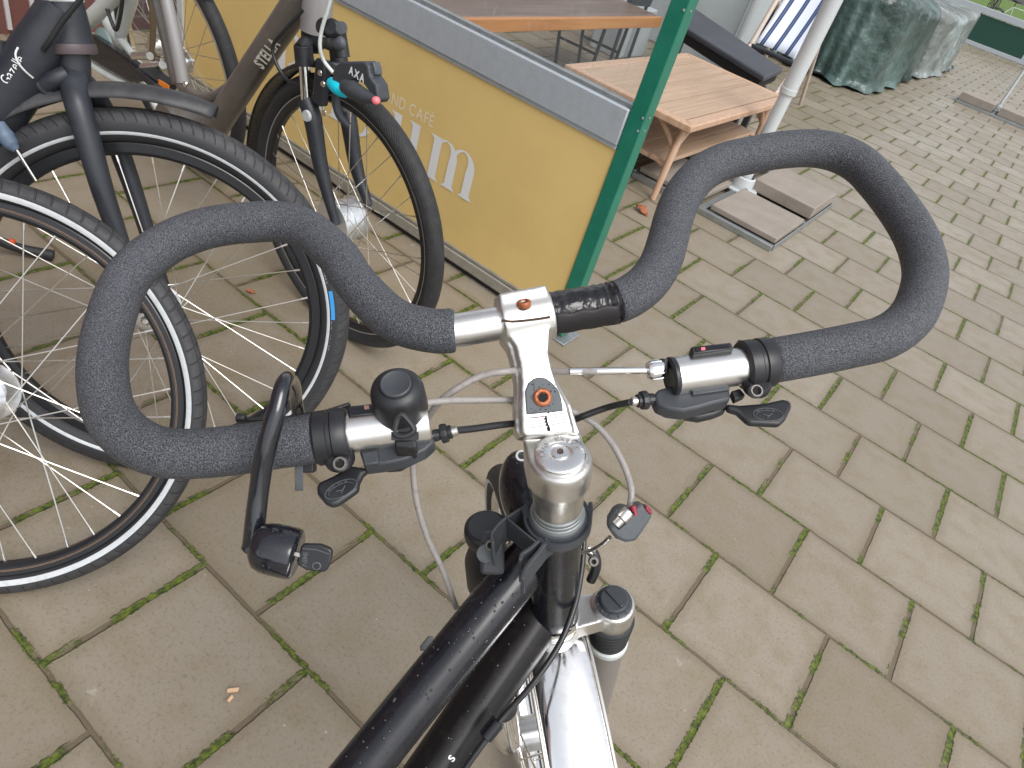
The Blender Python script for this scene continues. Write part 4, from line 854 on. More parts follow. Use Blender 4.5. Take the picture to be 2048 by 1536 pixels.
obj('axle_nut', MB().lathe(LA(0, 0, .060)+(PA(290, 628, .06)-LA(0, 0, .06))*.0, an, [(.0, .016), (.005, .016), (.0085, .012), (.0085, .002), (.012, .0), (.012, -.003), (0, -.004)], 6), M['steel'], A)
dA_, dB_ = PA(120, 40, -.0), PA(-45, 300, .0)
obj('down_tube', MB().tube(crom([PA(128, 15, 0), PA(75, 105, .0), PA(10, 205, 0), PA(-70, 320, 0)], 5), [.034, .041, .041, .04], 36), M['matt'], A)
mb = MB(); t_ = (PA(10, 205, 0)-PA(75, 105, 0)).normalized(); vn = (CAM-PA(40, 150, 0)); vn = (vn-t_*vn.dot(t_)).normalized(); text(mb, 'Gazelle', PA(26, 158, 0)+vn*.0418, -t_, vn.cross(-t_), .021, 0, .8); obj('tube_lettering', mb, M['white'], A)
obj('battery_block', MB().tube(crom([PA(-10, 80, .01), PA(0, 140, .01), PA(20, 190, .01)], 4), .02, 16), M['matt'], A)
obj('brake_hose', MB().tube(crom([PA(200, -45, .06), PA(160, 0, .055), PA(120, 50, .05), PA(100, 82, .046), PA(86, 100, .040)], 6), .0042, 10), M['bcable'], A)
obj('lamp_wire', MB().tube(crom([PA(36, 95, .045), PA(31, 108, .05), PA(36, 125, .05), PA(50, 142, .045), PA(66, 156, .035)], 6), .0016, 8), M['whitep'], A)
obj('crown_bridge', MB().tube(crom([PA(92, 170, .02), PA(112, 158, .025), PA(135, 148, .02)], 4), .014, 16), M['matt'], A)
obj('mudguard_mount', MB().tube(crom([PA(70, 155, .02), PA(84, 172, .02), PA(98, 182, .02), PA(120, 178, .01)], 4), .009, 12), M['dgrey'], A)
mb = MB(); rows = []
for i in range(46):
    a = radians(77+i*2.1); sc_ = 1 if i > 4 else .55+.09*i
    rows.append([LA((.378+.026*cos(p_))*cos(a), (.378+.026*cos(p_))*sin(a), .035*sin(p_)*sc_) for p_ in [(-1.45+2.9*k/12) for k in range(13)]])
mb.add([p for r_ in rows for p in r_], [(i*13+k, i*13+k+1, i*13+14+k, i*13+13+k) for i in range(45) for k in range(12)])
mg = obj('mudguard', mb, mat('worn_mudguard', (.03, .031, .034), .5, vary=(16, (.075, .075, .078), .42, .7, .6)), A, angle=60); s2 = mg.modifiers.new('s', 'SOLIDIFY'); s2.thickness = .002; s2.offset = 0
obj('cable_boot', MB().tube(crom([PA(0, 245, .05), PA(10, 270, .055), PA(22, 288, .055), PA(33, 300, .055)], 5), [.007, .0135, .012, .006], 14), mat('blue_grey_rubber', (.1, .14, .2), .5), A)
obj('brake_rod', MB().tube([PA(33, 300, .055), PA(72, 362, .055)], .0026, 8), M['steel'], A)
mb = MB().tube(crom([(-1.80, -.52, .16), (-1.76, -.44, .06), (-1.73, -.39, .025), (-1.68, -.33, .012)], 5), [.012, .012, .013, .016], 14); kk = obj('kickstand', mb, M['boot'], A)
obj('kickstand_spring', MB().blob((-1.735, -.402, .045), (.009, 0, 0), (0, .009, 0), (0, 0, .009), 12, 6), mat('orange_red_spring', (.6, .08, .02), .5), kk)
# rest of the bike, beyond the left edge of the picture
hv = (fa @ V((1, 0, 0)))-ac
rearA = ac-hv*1.10; rearA = V((rearA.x, rearA.y, .36))
wheel(A, wheel_frame(rearA, .78, .14), name='rear_wheel', ro=.365, w=.0265, tyre='tyre_fat', stripe=.3245, rimr=.300, spokes=32)
bbA = V((ac.x, ac.y, .28))-hv*.66; stA = bbA+V((0, 0, .48))-hv*.16
mb = MB().tube([PA(-70, 320, 0), bbA], .04, 24).tube([bbA, stA], .02, 18)
for s_ in (-1, 1): mb.tube([bbA+an*.03*s_, rearA+an*.055*s_], .012, 10).tube([stA+an*.02*s_, rearA+an*.055*s_], .009, 10)
obj('rear_frame', mb, M['matt'], A); obj('saddle', MB().blob(stA+V((0, 0, .16)), hv*.13, an*.08, V((0, 0, .03)), 20, 10).tube([stA, stA+V((0, 0, .14))], .013, 10), M['boot'], A)

# ================================================================== bicycle whose front wheel stands at the left edge
Bk = thing('city_bicycle', (-.92, -.9, 0), 'black city bicycle, only its leaning front wheel with white stripe visible at left edge', 'bicycle')
fb = wheel_frame((-.915, -.797, .311), .737, .50)
wheel(Bk, fb, ro=.351, w=.0205, tyre='tyre_city', stripe=.3255, rim='rimblk', rimr=.308, hubr=.03, flange=.05, hubw=.036, spokes=36, rot=.02, sw=.0045, spoke='steel',
      hubprof=[(0, -.07), (.006, -.07), (.007, -.045), (.03, -.042), (.05, -.036), (.05, -.031), (.03, -.026), (.03, .022), (.052, .028), (.056, .034), (.05, .040), (.02, .046), (.009, .05), (.007, .07), (0, .072)])
bn = (fb @ V((0, 0, 1)))-fb.translation; bh = (fb @ V((1, 0, 0)))-fb.translation; bu = (fb @ V((0, 1, 0)))-fb.translation; bc_ = fb.translation
mb = MB(); mb.ring(bc_, bn, [(.3040, .0124), (.3044, .0127), (.3046, .0118)], 160); mb.ring(bc_, bn, [(.3058, .0127), (.3062, .0130), (.3064, .0122)], 160); obj('rim_pinstripe', mb, mat('tan_pinstripe', (.4, .25, .15), .4), Bk)
for s_ in (-1, 1): obj('fork_blade', MB().tube(crom([bc_+bn*.055*s_, bc_+bn*.055*s_-bh*.03+bu*.15, bc_+bn*.05*s_-bh*.09+bu*.36, bc_+bn*.02*s_-bh*.115+bu*.42], 5), [.009, .012, .014, .014], 16), M['gloss'], Bk)
hB = bc_-bh*.13+bu*.43; obj('head_tube', MB().tube([hB-bu*.03, hB+bu*.24-bh*.08], .019, 20), M['gloss'], Bk)
rearB = V((bc_.x, bc_.y, .35))-V((cos(.75), sin(.75), 0))*1.08; bbB = rearB+V((cos(.75), sin(.75), 0))*.45-V((0, 0, .06)); stB = bbB+V((0, 0, .5))-bh*.15
wheel(Bk, wheel_frame(rearB, .75, .12), name='rear_wheel', tyre='tyre_city', stripe=.3255, spokes=32)
mb = MB().tube([hB, bbB], .018, 18).tube([hB+bu*.18-bh*.06, stB], .015, 16).tube([bbB, stB], .016, 16)
for s_ in (-1, 1): mb.tube([bbB, rearB+bn*.055*s_], .010, 10).tube([stB, rearB+bn*.055*s_], .008, 10)
obj('frame_tubes', mb, M['gloss'], Bk); obj('saddle', MB().blob(stB+V((0, 0, .14)), bh*.13, bn*.08, V((0, 0, .03)), 20, 10).tube([stB, stB+V((0, 0, .12))], .013, 10), M['boot'], Bk)

# ================================================================== taupe electric bicycle in front of the yellow panel
S = thing('electric_bicycle', (-1.35, .13, 0), 'taupe electric bicycle with silver head tube and black suspension fork, before the yellow panel', 'bicycle')
ys = .105
scn = onplane(688, 427, (0, ys, 0), V((0, 1, 0))); fs = wheel_frame((scn.x, ys, .345), -.03, -.06)
smp = [(r_*1.28, h_) for r_, h_ in [(0, -.07), (.007, -.07), (.008, -.052), (.022, -.05), (.03, -.046), (.043, -.040), (.046, -.034), (.040, -.028), (.040, -.006), (.043, -.004), (.043, .0), (.040, .002), (.040, .024), (.046, .03), (.046, .036), (.03, .042), (.012, .046), (.008, .05), (.007, .07), (0, .07)]]
wheel(S, fs, ro=.352, w=.0225, tyre='tyre_herring', rim='rimblk', rimr=.303, hubr=.04, flange=.055, hubw=.033, spokes=36, hubprof=smp, hub='hubr')

def PS(x, y, off=0): return onplane(x, y, (0, ys-off, 0), V((0, 1, 0)))
def LS(h, u, n=0): return fs @ V((h, u, n))
obj('rim_edge', MB().ring(fs.translation, (fs @ V((0, 0, 1)))-fs.translation, [(.3075, .0128), (.3105, .0135), (.3105, .0122)], 128), M['silverp'], S)
obj('head_tube', MB().tube([PS(640, -60), PS(636, 0), PS(630, 62)], [.033, .034, .035], 32), M['silverp'], S)
obj('fork_crown', MB().tube(crom([PS(629, 64), PS(628, 78), PS(622, 92)], 4), [.03, .03, .024], 24).tube(crom([PS(600, 100, .055), PS(612, 86, .03), PS(628, 78, 0), PS(652, 84, -.035), PS(672, 92, -.06)], 5), .016, 16), M['black'], S)
fp = lambda n, r: None
for (nm, off, a, b_, c_, d_) in ((0, .062, (606, 92), (614, 205), (626, 240), (672, 450)), (1, -.062, (676, 100), (684, 200), (697, 240), (738, 412))):
    obj('fork_cap', MB().tube([PS(*a, off), PS(a[0]+4, a[1]+40, off)], [.021, .0215], 24), M['black'], S, bevel=.002)
    obj('stanchion', MB().tube([PS(a[0]+3, a[1]+34, off), PS(*b_, off)], .0135, 20), M['polish'], S)
    obj('fork_lower', MB().tube(crom([PS(b_[0]-1, b_[1]-4, off), PS(*c_, off), PS(c_[0]+16, c_[1]+95, off), PS(*d_, off*.9)], 5), [.0205, .0215, .018, .0105], 20), M['matt'], S)
obj('fork_arch', MB().tube(crom([PS(618, 222, .05), PS(640, 190, .03), PS(662, 188, -.03), PS(690, 225, -.05)], 5), .014, 14), M['matt'], S)
obj('axle_reflector', MB().lathe(PS(613, 232, .085), V((0, -1, 0)), [(0, .003), (.012, .003), (.013, 0), (.013, -.004)], 20), M['reflex'], S)
dtS = obj('down_tube', MB().tube(crom([PS(650, -70), PS(600, 0), PS(520, 118), PS(455, 215), PS(425, 262), PS(395, 306)], 5), [.03, .0345, .0345, .036, .037, .037], 32), M['taupe'], S)
mb = MB(); t_ = (PS(560, 60)-PS(520, 118)).normalized(); vn = (CAM-PS(530, 100)); vn = (vn-t_*vn.dot(t_)).normalized(); text(mb, 'STELLA', PS(528, 116)+vn*.0352-vn.cross(t_)*.012, t_, vn.cross(t_), .038, .035, .72, .06); obj('frame_lettering', mb, mat('cream_print', (.62, .6, .52), .5), dtS)
obj('seat_tube', MB().tube(crom([PS(318, -60), PS(333, 0), PS(352, 90), PS(366, 165)], 5), [.0165, .017, .0175, .0175], 24), M['silverp'], S)
obj('seat_stay', MB().tube(crom([PS(303, -30, -.02), PS(318, 30, -.02), PS(340, 120, -.02), PS(352, 168, -.02)], 5), .013, 16), M['taupe'], S)
obj('lower_stay', MB().tube(crom([PS(360, 160), PS(372, 180), PS(400, 194), PS(430, 192), PS(462, 172)], 6), [.018, .017, .015, .014, .014], 20), M['taupe'], S)
obj('motor_case', MB().lathe(PS(392, 238, -.05), V((0, -1, 0)), [(0, .10), (.05, .10), (.06, .09), (.062, .05), (.06, .01), (0, 0)], 36), M['taupe'], S)
obj('case_bolt', MB().lathe(PS(371, 168, .02), V((0, -1, 0)), [(0, .004), (.008, .003), (.009, 0)], 16), M['polish'], S)
mb = MB(); rows = []
for i in range(50):
    a = radians(88+i*2.0); rows.append([LS((.366+.012*cos(p_))*cos(a), (.366+.012*cos(p_))*sin(a), .031*sin(p_)) for p_ in [(-1.5+3.0*k/12) for k in range(13)]])
mb.add([p for r_ in rows for p in r_], [(i*13+k, i*13+k+1, i*13+14+k, i*13+13+k) for i in range(49) for k in range(12)])
mg = obj('mudguard', mb, M['gloss'], S, angle=60); s2 = mg.modifiers.new('s', 'SOLIDIFY'); s2.thickness = .002; s2.offset = 0
cable('brake_hose', [PS(606, 20, .05), PS(570, 60, .07), PS(546, 92, .08), PS(553, 128, .08), PS(575, 160, .075), PS(606, 172, .07)], .0042, M['bcable'], par=S)
cable('light_cable', [PS(668, -30, .1), PS(655, 20, .1), PS(643, 62, .1), PS(640, 95, .1), PS(648, 122, .09), PS(666, 145, .08)], .0042, M['whitep'], par=S)
lm = obj('front_lamp', MB().lathe(PS(676, 62, .06), V((.25, -.9, .35)), [(0, .034), (.014, .034), (.018, .03), (.019, 0), (.015, -.01), (0, -.012)], 28).lathe(PS(660, 60, .05), V((-.1, -.9, .35)), [(0, .03), (.012, .03), (.016, .026), (.017, 0), (0, -.01)], 28).tube([PS(676, 66, .03), PS(684, 115, .03)], .018, 16), M['black'], S)
obj('lamp_lens', MB().lathe(PS(683, 56, .098), V((.25, -.9, .35)), [(0, .002), (.0125, .001), (.013, -.001)], 24), M['grey'], lm)
obj('lamp_lens', MB().lathe(PS(661, 58, .086), V((-.1, -.9, .35)), [(0, .002), (.010, .001), (.011, -.001)], 24), M['grey'], lm)
obj('lamp_hood', MB().blob(PS(676, 84, .07), V((.022, 0, 0)), V((0, .012, 0)), V((0, 0, .016)), 18, 10), M['grey'], lm)
disp_ = obj('lock_housing', MB().prism([PS(x, y, .12) for x, y in [(663,168),(666,134),(680,124),(728,123),(736,132),(739,152),(752,170),(757,200),(750,208),(742,190),(728,170),(712,158),(696,164),(684,180)]], V((0, .035, 0))), M['dgrey'], S, bevel=.004, seg=3)
mb = MB(); text(mb, 'AXA', PS(697, 146, .1212), (1, 0, -.05), (0, 0, 1), .022, .04, .8); obj('housing_lettering', mb, M['white'], disp_)
obj('housing_lug', MB().prism([PS(x, y, .11) for x, y in [(735,126),(746,124),(750,138),(751,150),(743,153),(738,140)]], V((0, .02, 0))), M['grey'], disp_, bevel=.002)
obj('rubber_grip', MB().tube(crom([PS(690, 172, .125), PS(706, 180, .13), PS(728, 192, .13), PS(748, 200, .13)], 5), [.014, .0185, .015, .009], 20), M['dgrey'], S)
obj('grip_end', MB().blob(PS(752, 201, .135), V((.009, 0, 0)), V((0, .009, 0)), V((0, 0, .008)), 14, 8), M['pink'], S)
obj('cyan_band', MB().tube(crom([PS(664, 166, .105), PS(672, 174, .115), PS(682, 180, .115), PS(690, 184, .1)], 4), [.0125, .014, .014, .0125], 20), M['cyan'], S)
obj('lock_arm', MB().tube(crom([PS(674, 180, .10), PS(672, 205, .10), PS(680, 232, .10), PS(697, 252, .09)], 5), [.008, .0095, .009, .008], 16), M['dgrey'], S)
obj('brake_block', MB().box(PS(644, 165, .06), V((.016, 0, 0)), V((0, .012, 0)), V((0, 0, .05))), M['matt'], S, bevel=.005)
mb = MB()
for (x, y) in ((640, 146), (646, 168), (649, 226)): mb.lathe(PS(x, y, .078), V((0, -1, 0)), [(0, .003), (.006, .002), (.007, 0)], 14)
obj('bolt_heads', mb, M['steel'], S)
# parts of it outside the frame
hS = PS(640, -60); hS2 = hS+(PS(640, -60)-PS(630, 62))*.5
obj('handlebar', MB().tube(crom([hS2+V((-.18, -.28, .12)), hS2+V((-.05, -.22, .1)), hS2+V((0, 0, .08)), hS2+V((-.05, .22, .1)), hS2+V((-.18, .28, .12))], 6), .012, 14).tube([hS, hS2+V((0, 0, .08))], .016, 14), M['black'], S)
obj('saddle', MB().blob(PS(300, -150), V((.14, 0, 0)), V((0, .08, 0)), V((0, 0, .035)), 20, 10), M['boot'], S)

# ================================================================== white bicycle behind it
W = thing('white_bicycle', (-2.0, .35, 0), 'white framed bicycle with black chain case and orange pedal reflector, behind the black fork', 'bicycle')
yw = .30
def PW(x, y, off=0): return onplane(x, y, (0, yw-off, 0), V((0, 1, 0)))
fw_ = wheel_frame((-2.075, yw, .345), -.03, -.12)
wheel(W, fw_, ro=.352, w=.0225, tyre='tyre_herring', rim='alu', rimr=.303, hubr=.02, flange=.03, spokes=32)
def LW(h, u, n=0): return fw_ @ V((h, u, n))
mb = MB(); rows = []
for i in range(40):
    a = radians(50+i*2.6); rows.append([LW((.366+.012*cos(p_))*cos(a), (.366+.012*cos(p_))*sin(a), .033*sin(p_)*(1 if i > 3 else .6+.1*i)) for p_ in [(-1.5+3.0*k/10) for k in range(11)]])
mb.add([p for r_ in rows for p in r_], [(i*11+k, i*11+k+1, i*11+12+k, i*11+11+k) for i in range(39) for k in range(10)])
mg = obj('mudguard', mb, M['whitep'], W, angle=60); s2 = mg.modifiers.new('s', 'SOLIDIFY'); s2.thickness = .002; s2.offset = 0
obj('fork_blade', MB().tube(crom([PW(262, -40, .06), PW(258, 0, .06), PW(243, 60, .06), PW(240, 75, .06), PW(262, 105, .06), PW(288, 140, .06)], 6), [.026, .026, .02, .014, .012, .011], 20), M['whitep'], W)
obj('frame_tube', MB().tube(crom([PW(262, -55, .1), PW(225, -5, .1), PW(163, 55, .1), PW(120, 92, .1)], 5), .0245, 20), M['whitep'], W)
obj('frame_tube', MB().tube(crom([PW(205, -30, .0), PW(212, 20, .0), PW(232, 66, .0), PW(250, 95, 0)], 5), .028, 20), M['whitep'], W)
obj('frame_brace', MB().tube(crom([PW(212, 10, .11), PW(222, 40, .11), PW(232, 60, .11), PW(240, 35, .11), PW(245, 0, .11)], 5), .006, 10), M['black'], W)
obj('chain_case', MB().prism([PW(x, y, .12) for x, y in [(165, 66), (185, 72), (240, 108), (292, 146), (288, 162), (262, 166), (210, 138), (168, 112)]], V((0, .03, 0))), M['gloss'], W, bevel=.006)
obj('chainring_disc', MB().lathe(PW(208, 88, .09), V((0, -1, 0)), [(0, .006), (.035, .006), (.05, .003), (.052, -.003)], 32), mat('pale_blue_disc', (.3, .4, .4), .3), W)
obj('chain_stay', MB().tube(crom([PW(120, 100, .1), PW(170, 120, .1), (PW(210, 145, .1)), PW(250, 166, .1), PW(280, 178, .1)], 5), [.012, .0155, .0155, .014, .010], 18), M['whitep'], W)
obj('crank', MB().tube([PW(268, 112, .13), PW(300, 112, .13)], .012, 14).tube([PW(286, 135, .14), PW(325, 130, .14)], .012, 14), M['alu'], W)
pd = PW(312, 158, .18)
ped = obj('pedal', MB().box(pd, V((.052, 0, -.004)), V((0, .034, 0)), V((0, 0, .011))).box(pd+V((0, -.02, .014)), V((.045, 0, 0)), V((0, .006, 0)), V((0, 0, .003))), M['black'], W, bevel=.003)
obj('pedal_reflector', MB().box(PW(328, 170, .217), V((.024, 0, .001)), V((0, .002, 0)), V((0, 0, .0072))), M['orange'], ped)
mb = MB()
for k in range(6): mb.tube([PW(292+k*5, 92+k*9, .06), PW(304+k*6, 98+k*7, .06)], .0045, 8)
mb.lathe(PW(318, 92, .05), V((0, -1, 0)), [(0, .03), (.02, .03), (.028, .02), (.034, .01), (.034, 0), (0, 0)], 24)
obj('derailleur', mb, M['steel'], W)
sp = obj('seat_tube', MB().tube(crom([PW(298, -30, .08), PW(306, 40, .08), PW(304, 120, .08)], 5), .009, 12), mat('bronze_tube', (.2, .15, .09), .4, .5), W)
gd = obj('chain_guard_panel', MB().prism([PW(x, y, .04) for x, y in [(312, -10), (333, -10), (335, 60), (332, 92), (316, 88), (308, 60)]], V((0, .01, 0))), M['whitep'], W, bevel=.002)
mb = MB(); text(mb, 'Shimano', PW(333, 72, .042), (PW(322, 0, .042)-PW(333, 72, .042)), (PW(320, 30, .042)-PW(335, 30, .042)), .026, .01, .7); obj('guard_lettering', mb, M['black'], gd)
rw = V((-3.05, .3, .345)); wheel(W, wheel_frame(rw, -.03, -.02), name='rear_wheel', tyre='tyre_herring', rim='alu', rimr=.303, spokes=32) if False else None

# ================================================================== terrace furniture behind the windbreak
def legs_round(par, pts, z1, r, mt_):
    for (x0, y0, x1, y1) in pts: obj('leg', MB().tube(crom([(x0, y0, 0.001), ((x0*2+x1)/3, (y0*2+y1)/3, z1*.6), (x1, y1, z1)], 4), [r*.8, r, r*.9], 14), mt_, par)
T = thing('coffee_table', (-1.33, 2.8, 0), 'low teak coffee table with lower shelf and round braced legs, behind the green post', 'table')
x0, x1, y0, y1, zt = -1.70, -.975, 2.075, 3.50, .40
mb = MB(); n_ = 9
for i in range(n_): a = y0+.07+(y1-y0-.14)*i/n_; b_ = y0+.07+(y1-y0-.14)*(i+1)/n_-.004; 
mb = MB()
for i in range(7):
    a = x0+.062+(x1-x0-.124)*i/7; b_ = x0+.062+(x1-x0-.124)*(i+1)/7-.0035; mb.bx(a, b_, y0+.062, y1-.062, zt-.018, zt-.0015)
M['teaky'] = wood('teak_slats', (.36, .245, .16), (.47, .34, .24), 'Y', .8, .55)
obj('table_top', mb, M['teaky'], T, bevel=.001)
mb = MB().prism([(x0, y0, zt), (x1, y0, zt), (x1-.06, y0+.06, zt), (x0+.06, y0+.06, zt)], V((0, 0, -.035))).prism([(x0, y1, zt), (x0+.06, y1-.06, zt), (x1-.06, y1-.06, zt), (x1, y1, zt)], V((0, 0, -.035)))
mb.prism([(x1, y0, zt-.0006), (x1, y1, zt-.0006), (x1-.06, y1-.06, zt-.0006), (x1-.06, y0+.06, zt-.0006)], V((0, 0, -.034))).prism([(x0, y0, zt-.0006), (x0+.06, y0+.06, zt-.0006), (x0+.06, y1-.06, zt-.0006), (x0, y1, zt-.0006)], V((0, 0, -.034)))
obj('top_frame', mb, M['teakr'], T, bevel=.006)
legs_round(T, [(-1.035, 2.13, -1.05, 2.20), (-1.035, 3.44, -1.05, 3.37), (-1.64, 2.13, -1.62, 2.20), (-1.64, 3.44, -1.62, 3.37)], .37, .019, M['teakr'])
mb = MB()
for (lx, ly, sy, sx_) in ((-1.047, 2.17, 1, -1), (-1.047, 3.40, -1, -1), (-1.63, 2.17, 1, 1)):
    mb = MB()
    mb.tube(crom([(lx, ly, .24), (lx, ly+sy*.06, .30), (lx, ly+sy*.15, .37)], 4), .012, 10); mb.tube(crom([(lx, ly, .24), (lx+sx_*.06, ly, .30), (lx+sx_*.15, ly, .37)], 4), .012, 10)
    mb.tube([(lx, ly, .15), (lx+sx_*.1, ly+sy*.02, .17)], .012, 10); obj('leg_brace', mb, M['teakr'], T)
mb = MB()
for i in range(6): a = x0+.09+(x1-x0-.18)*i/6; mb.bx(a, a+(x1-x0-.18)/6-.004, y0+.10, y1-.10, .155, .175)
obj('lower_shelf', mb, M['teaky'], T, bevel=.002)

Bn = thing('beer_bench', (-2.4, 2.6, 0), 'long wet brown bench table with orange wooden edge and black legs behind the glass', 'table')
obj('table_top', MB().bx(-2.62, -2.165, .9, 3.93, .425, .455), M['oldwood'], Bn, bevel=.003)
obj('edge_board', MB().bx(-2.164, -2.13, .9, 3.93, .39, .456), M['oak'], Bn, bevel=.004)
for y_ in (1.5, 3.3, 3.6):
    obj('leg', MB().tube([(-2.2, y_, .39), (-2.24, y_+.06, 0)], .012, 10).tube([(-2.55, y_, .39), (-2.51, y_+.06, 0)], .012, 10).tube([(-2.22, y_+.03, .2), (-2.53, y_+.03, .2)], .009, 8), M['matt'], Bn)
Db = thing('daybed', (-1.8, 4.0, 0), 'charcoal padded daybed with flat dark cushion beyond the coffee table', 'daybed')
dq = [(-1.185, 3.42), (-1.235, 4.00), (-2.36, 5.00), (-2.02, 4.05)]
dq = [(-1.185, 3.53), (-1.235, 4.02), (-2.42, 4.98), (-2.05, 4.02)]
obj('cushion', MB().prism([(x, y, .45) for x, y in dq], V((0, 0, -.04))), M['cushion'], Db, bevel=.012, seg=3)
obj('base_frame', MB().prism([(x*1.004-.02, y*1.006, .409) for x, y in dq], V((0, 0, -.05))), M['dark'], Db)
for (x, y) in [(-1.26, 3.60), (-1.30, 3.98), (-2.05, 4.12), (-2.3, 4.8)]: obj('leg', MB().bx(x-.02, x+.02, y-.02, y+.02, 0, .32), M['matt'], Db, bevel=.003)
Wb = thing('white_block_seat', (-2.65, 4.6, 0), 'pale grey square block seat seen under the wooden bench edge', 'seat')
obj('block', MB().bx(-2.83, -2.56, 4.3, 4.75, 0, .36), M['panelw'], Wb, bevel=.012)
Cb = thing('grey_cabinet', (-3.0, 5.6, 0), 'large pale grey cabinet side standing behind the charcoal daybed', 'cabinet')
obj('cabinet_body', MB().bx(-3.4, -2.13, 5.45, 6.1, 0, 1.3), M['panelw'], Cb, bevel=.01)
obj('corner_pole', MB().tube([(-2.08, 5.44, 0), (-2.08, 5.44, 1.9)], .028, 16), M['polew'], Cb)
Bc = thing('black_chair', (-2.75, 4.0, 0), 'black chair back leaning upright behind the end of the brown bench table', 'chair')
obj('chair_back', MB().prism([(-2.52, 4.2, .75), (-2.46, 4.45, .75), (-2.50, 4.45, .40), (-2.54, 4.2, .40)], V((-.04, 0, 0))), M['matt'], Bc, bevel=.004)
for (x, y) in ((-2.56, 4.22), (-2.52, 4.43)): obj('leg', MB().tube([(x, y, .42), (x, y, 0)], .014, 10), M['matt'], Bc)
Ba = thing('brick_wall', (-3.2, 3, 0), 'low dark red brick wall behind the legs of the wooden bench', 'wall')
def brickmat():
    Mt = bpy.data.materials.new('dark_bricks'); Mt.use_nodes = True; t = Mt.node_tree; b = t.nodes['Principled BSDF']; bt = t.nodes.new('ShaderNodeTexBrick'); tc = t.nodes.new('ShaderNodeTexCoord'); mp = t.nodes.new('ShaderNodeMapping'); mp.inputs['Rotation'].default_value = (radians(90), 0, radians(90))
    sxx = t.nodes.new('ShaderNodeSeparateXYZ'); cxx = t.nodes.new('ShaderNodeCombineXYZ'); t.links.new(tc.outputs['Object'], sxx.inputs[0]); t.links.new(sxx.outputs['Y'], cxx.inputs[0]); t.links.new(sxx.outputs['Z'], cxx.inputs[1])
    t.links.new(cxx.outputs[0], bt.inputs['Vector']); bt.inputs['Scale'].default_value = 1; bt.inputs['Brick Width'].default_value = .21; bt.inputs['Row Height'].default_value = .065; bt.inputs['Mortar Size'].default_value = .006
    bt.inputs['Color1'].default_value = (.09, .045, .04, 1); bt.inputs['Color2'].default_value = (.06, .035, .035, 1); bt.inputs['Mortar'].default_value = (.1, .09, .085, 1); t.links.new(bt.outputs['Color'], b.inputs['Base Color']); b.inputs['Roughness'].default_value = .8
    return Mt
obj('masonry', MB().bx(-3.5, -3.31, .8, 9, 0, .9), brickmat(), Ba)
Dc = thing('striped_deck_chair', (-1.6, 5.0, 0), 'deck chair with blue and white striped canvas standing behind the charcoal daybed', 'chair')
def onY(x, y, Y): return onplane(x, y, (0, Y, 0), V((0, 1, 0)))
tl, trr, bl_, brr = V((-1.80, 5.35, 1.15)), V((-1.40, 5.35, 1.15)), V((-1.757, 4.9, .40)), V((-1.424, 4.9, .40))
rows = []
for i in range(13):
    t_ = i/12; L_ = bl_.lerp(tl, t_); R_ = brr.lerp(trr, t_); rows.append([L_.lerp(R_, k/12)+V((0, .03*sin(pi*k/12)+.05*sin(pi*t_), -.012*sin(pi*t_))) for k in range(13)])
mb = MB(); mb.add([p for r_ in rows for p in r_], [(i*13+k, i*13+k+1, i*13+14+k, i*13+13+k) for i in range(12) for k in range(12)])
cv = obj('canvas', mb, M['stripe'], Dc, frame=Matrix.Translation((-1.757, 4.9, .4))); s2 = cv.modifiers.new('s', 'SOLIDIFY'); s2.thickness = .003
obj('frame_rail', MB().tube([bl_+V((-.03, .0, -.02)), tl+V((-.03, 0, 0))], .02, 10), mat('pale_wood', (.5, .42, .36), .5), Dc)
obj('frame_rail', MB().tube([brr+V((.03, .0, -.02)), trr+V((.03, 0, 0))], .02, 10), bpy.data.materials['pale_wood'], Dc)
obj('cross_bar', MB().tube([bl_+V((-.05, 0, -.03)), brr+V((.05, 0, -.03))], .018, 10), M['matt'], Dc)
for x in (-1.79, -1.39): obj('leg', MB().tube([(x, 4.92, .40), (x, 4.55, 0)], .016, 10).tube([(x, 5.1, .7), (x, 5.6, 0)], .016, 10), bpy.data.materials['pale_wood'], Dc)

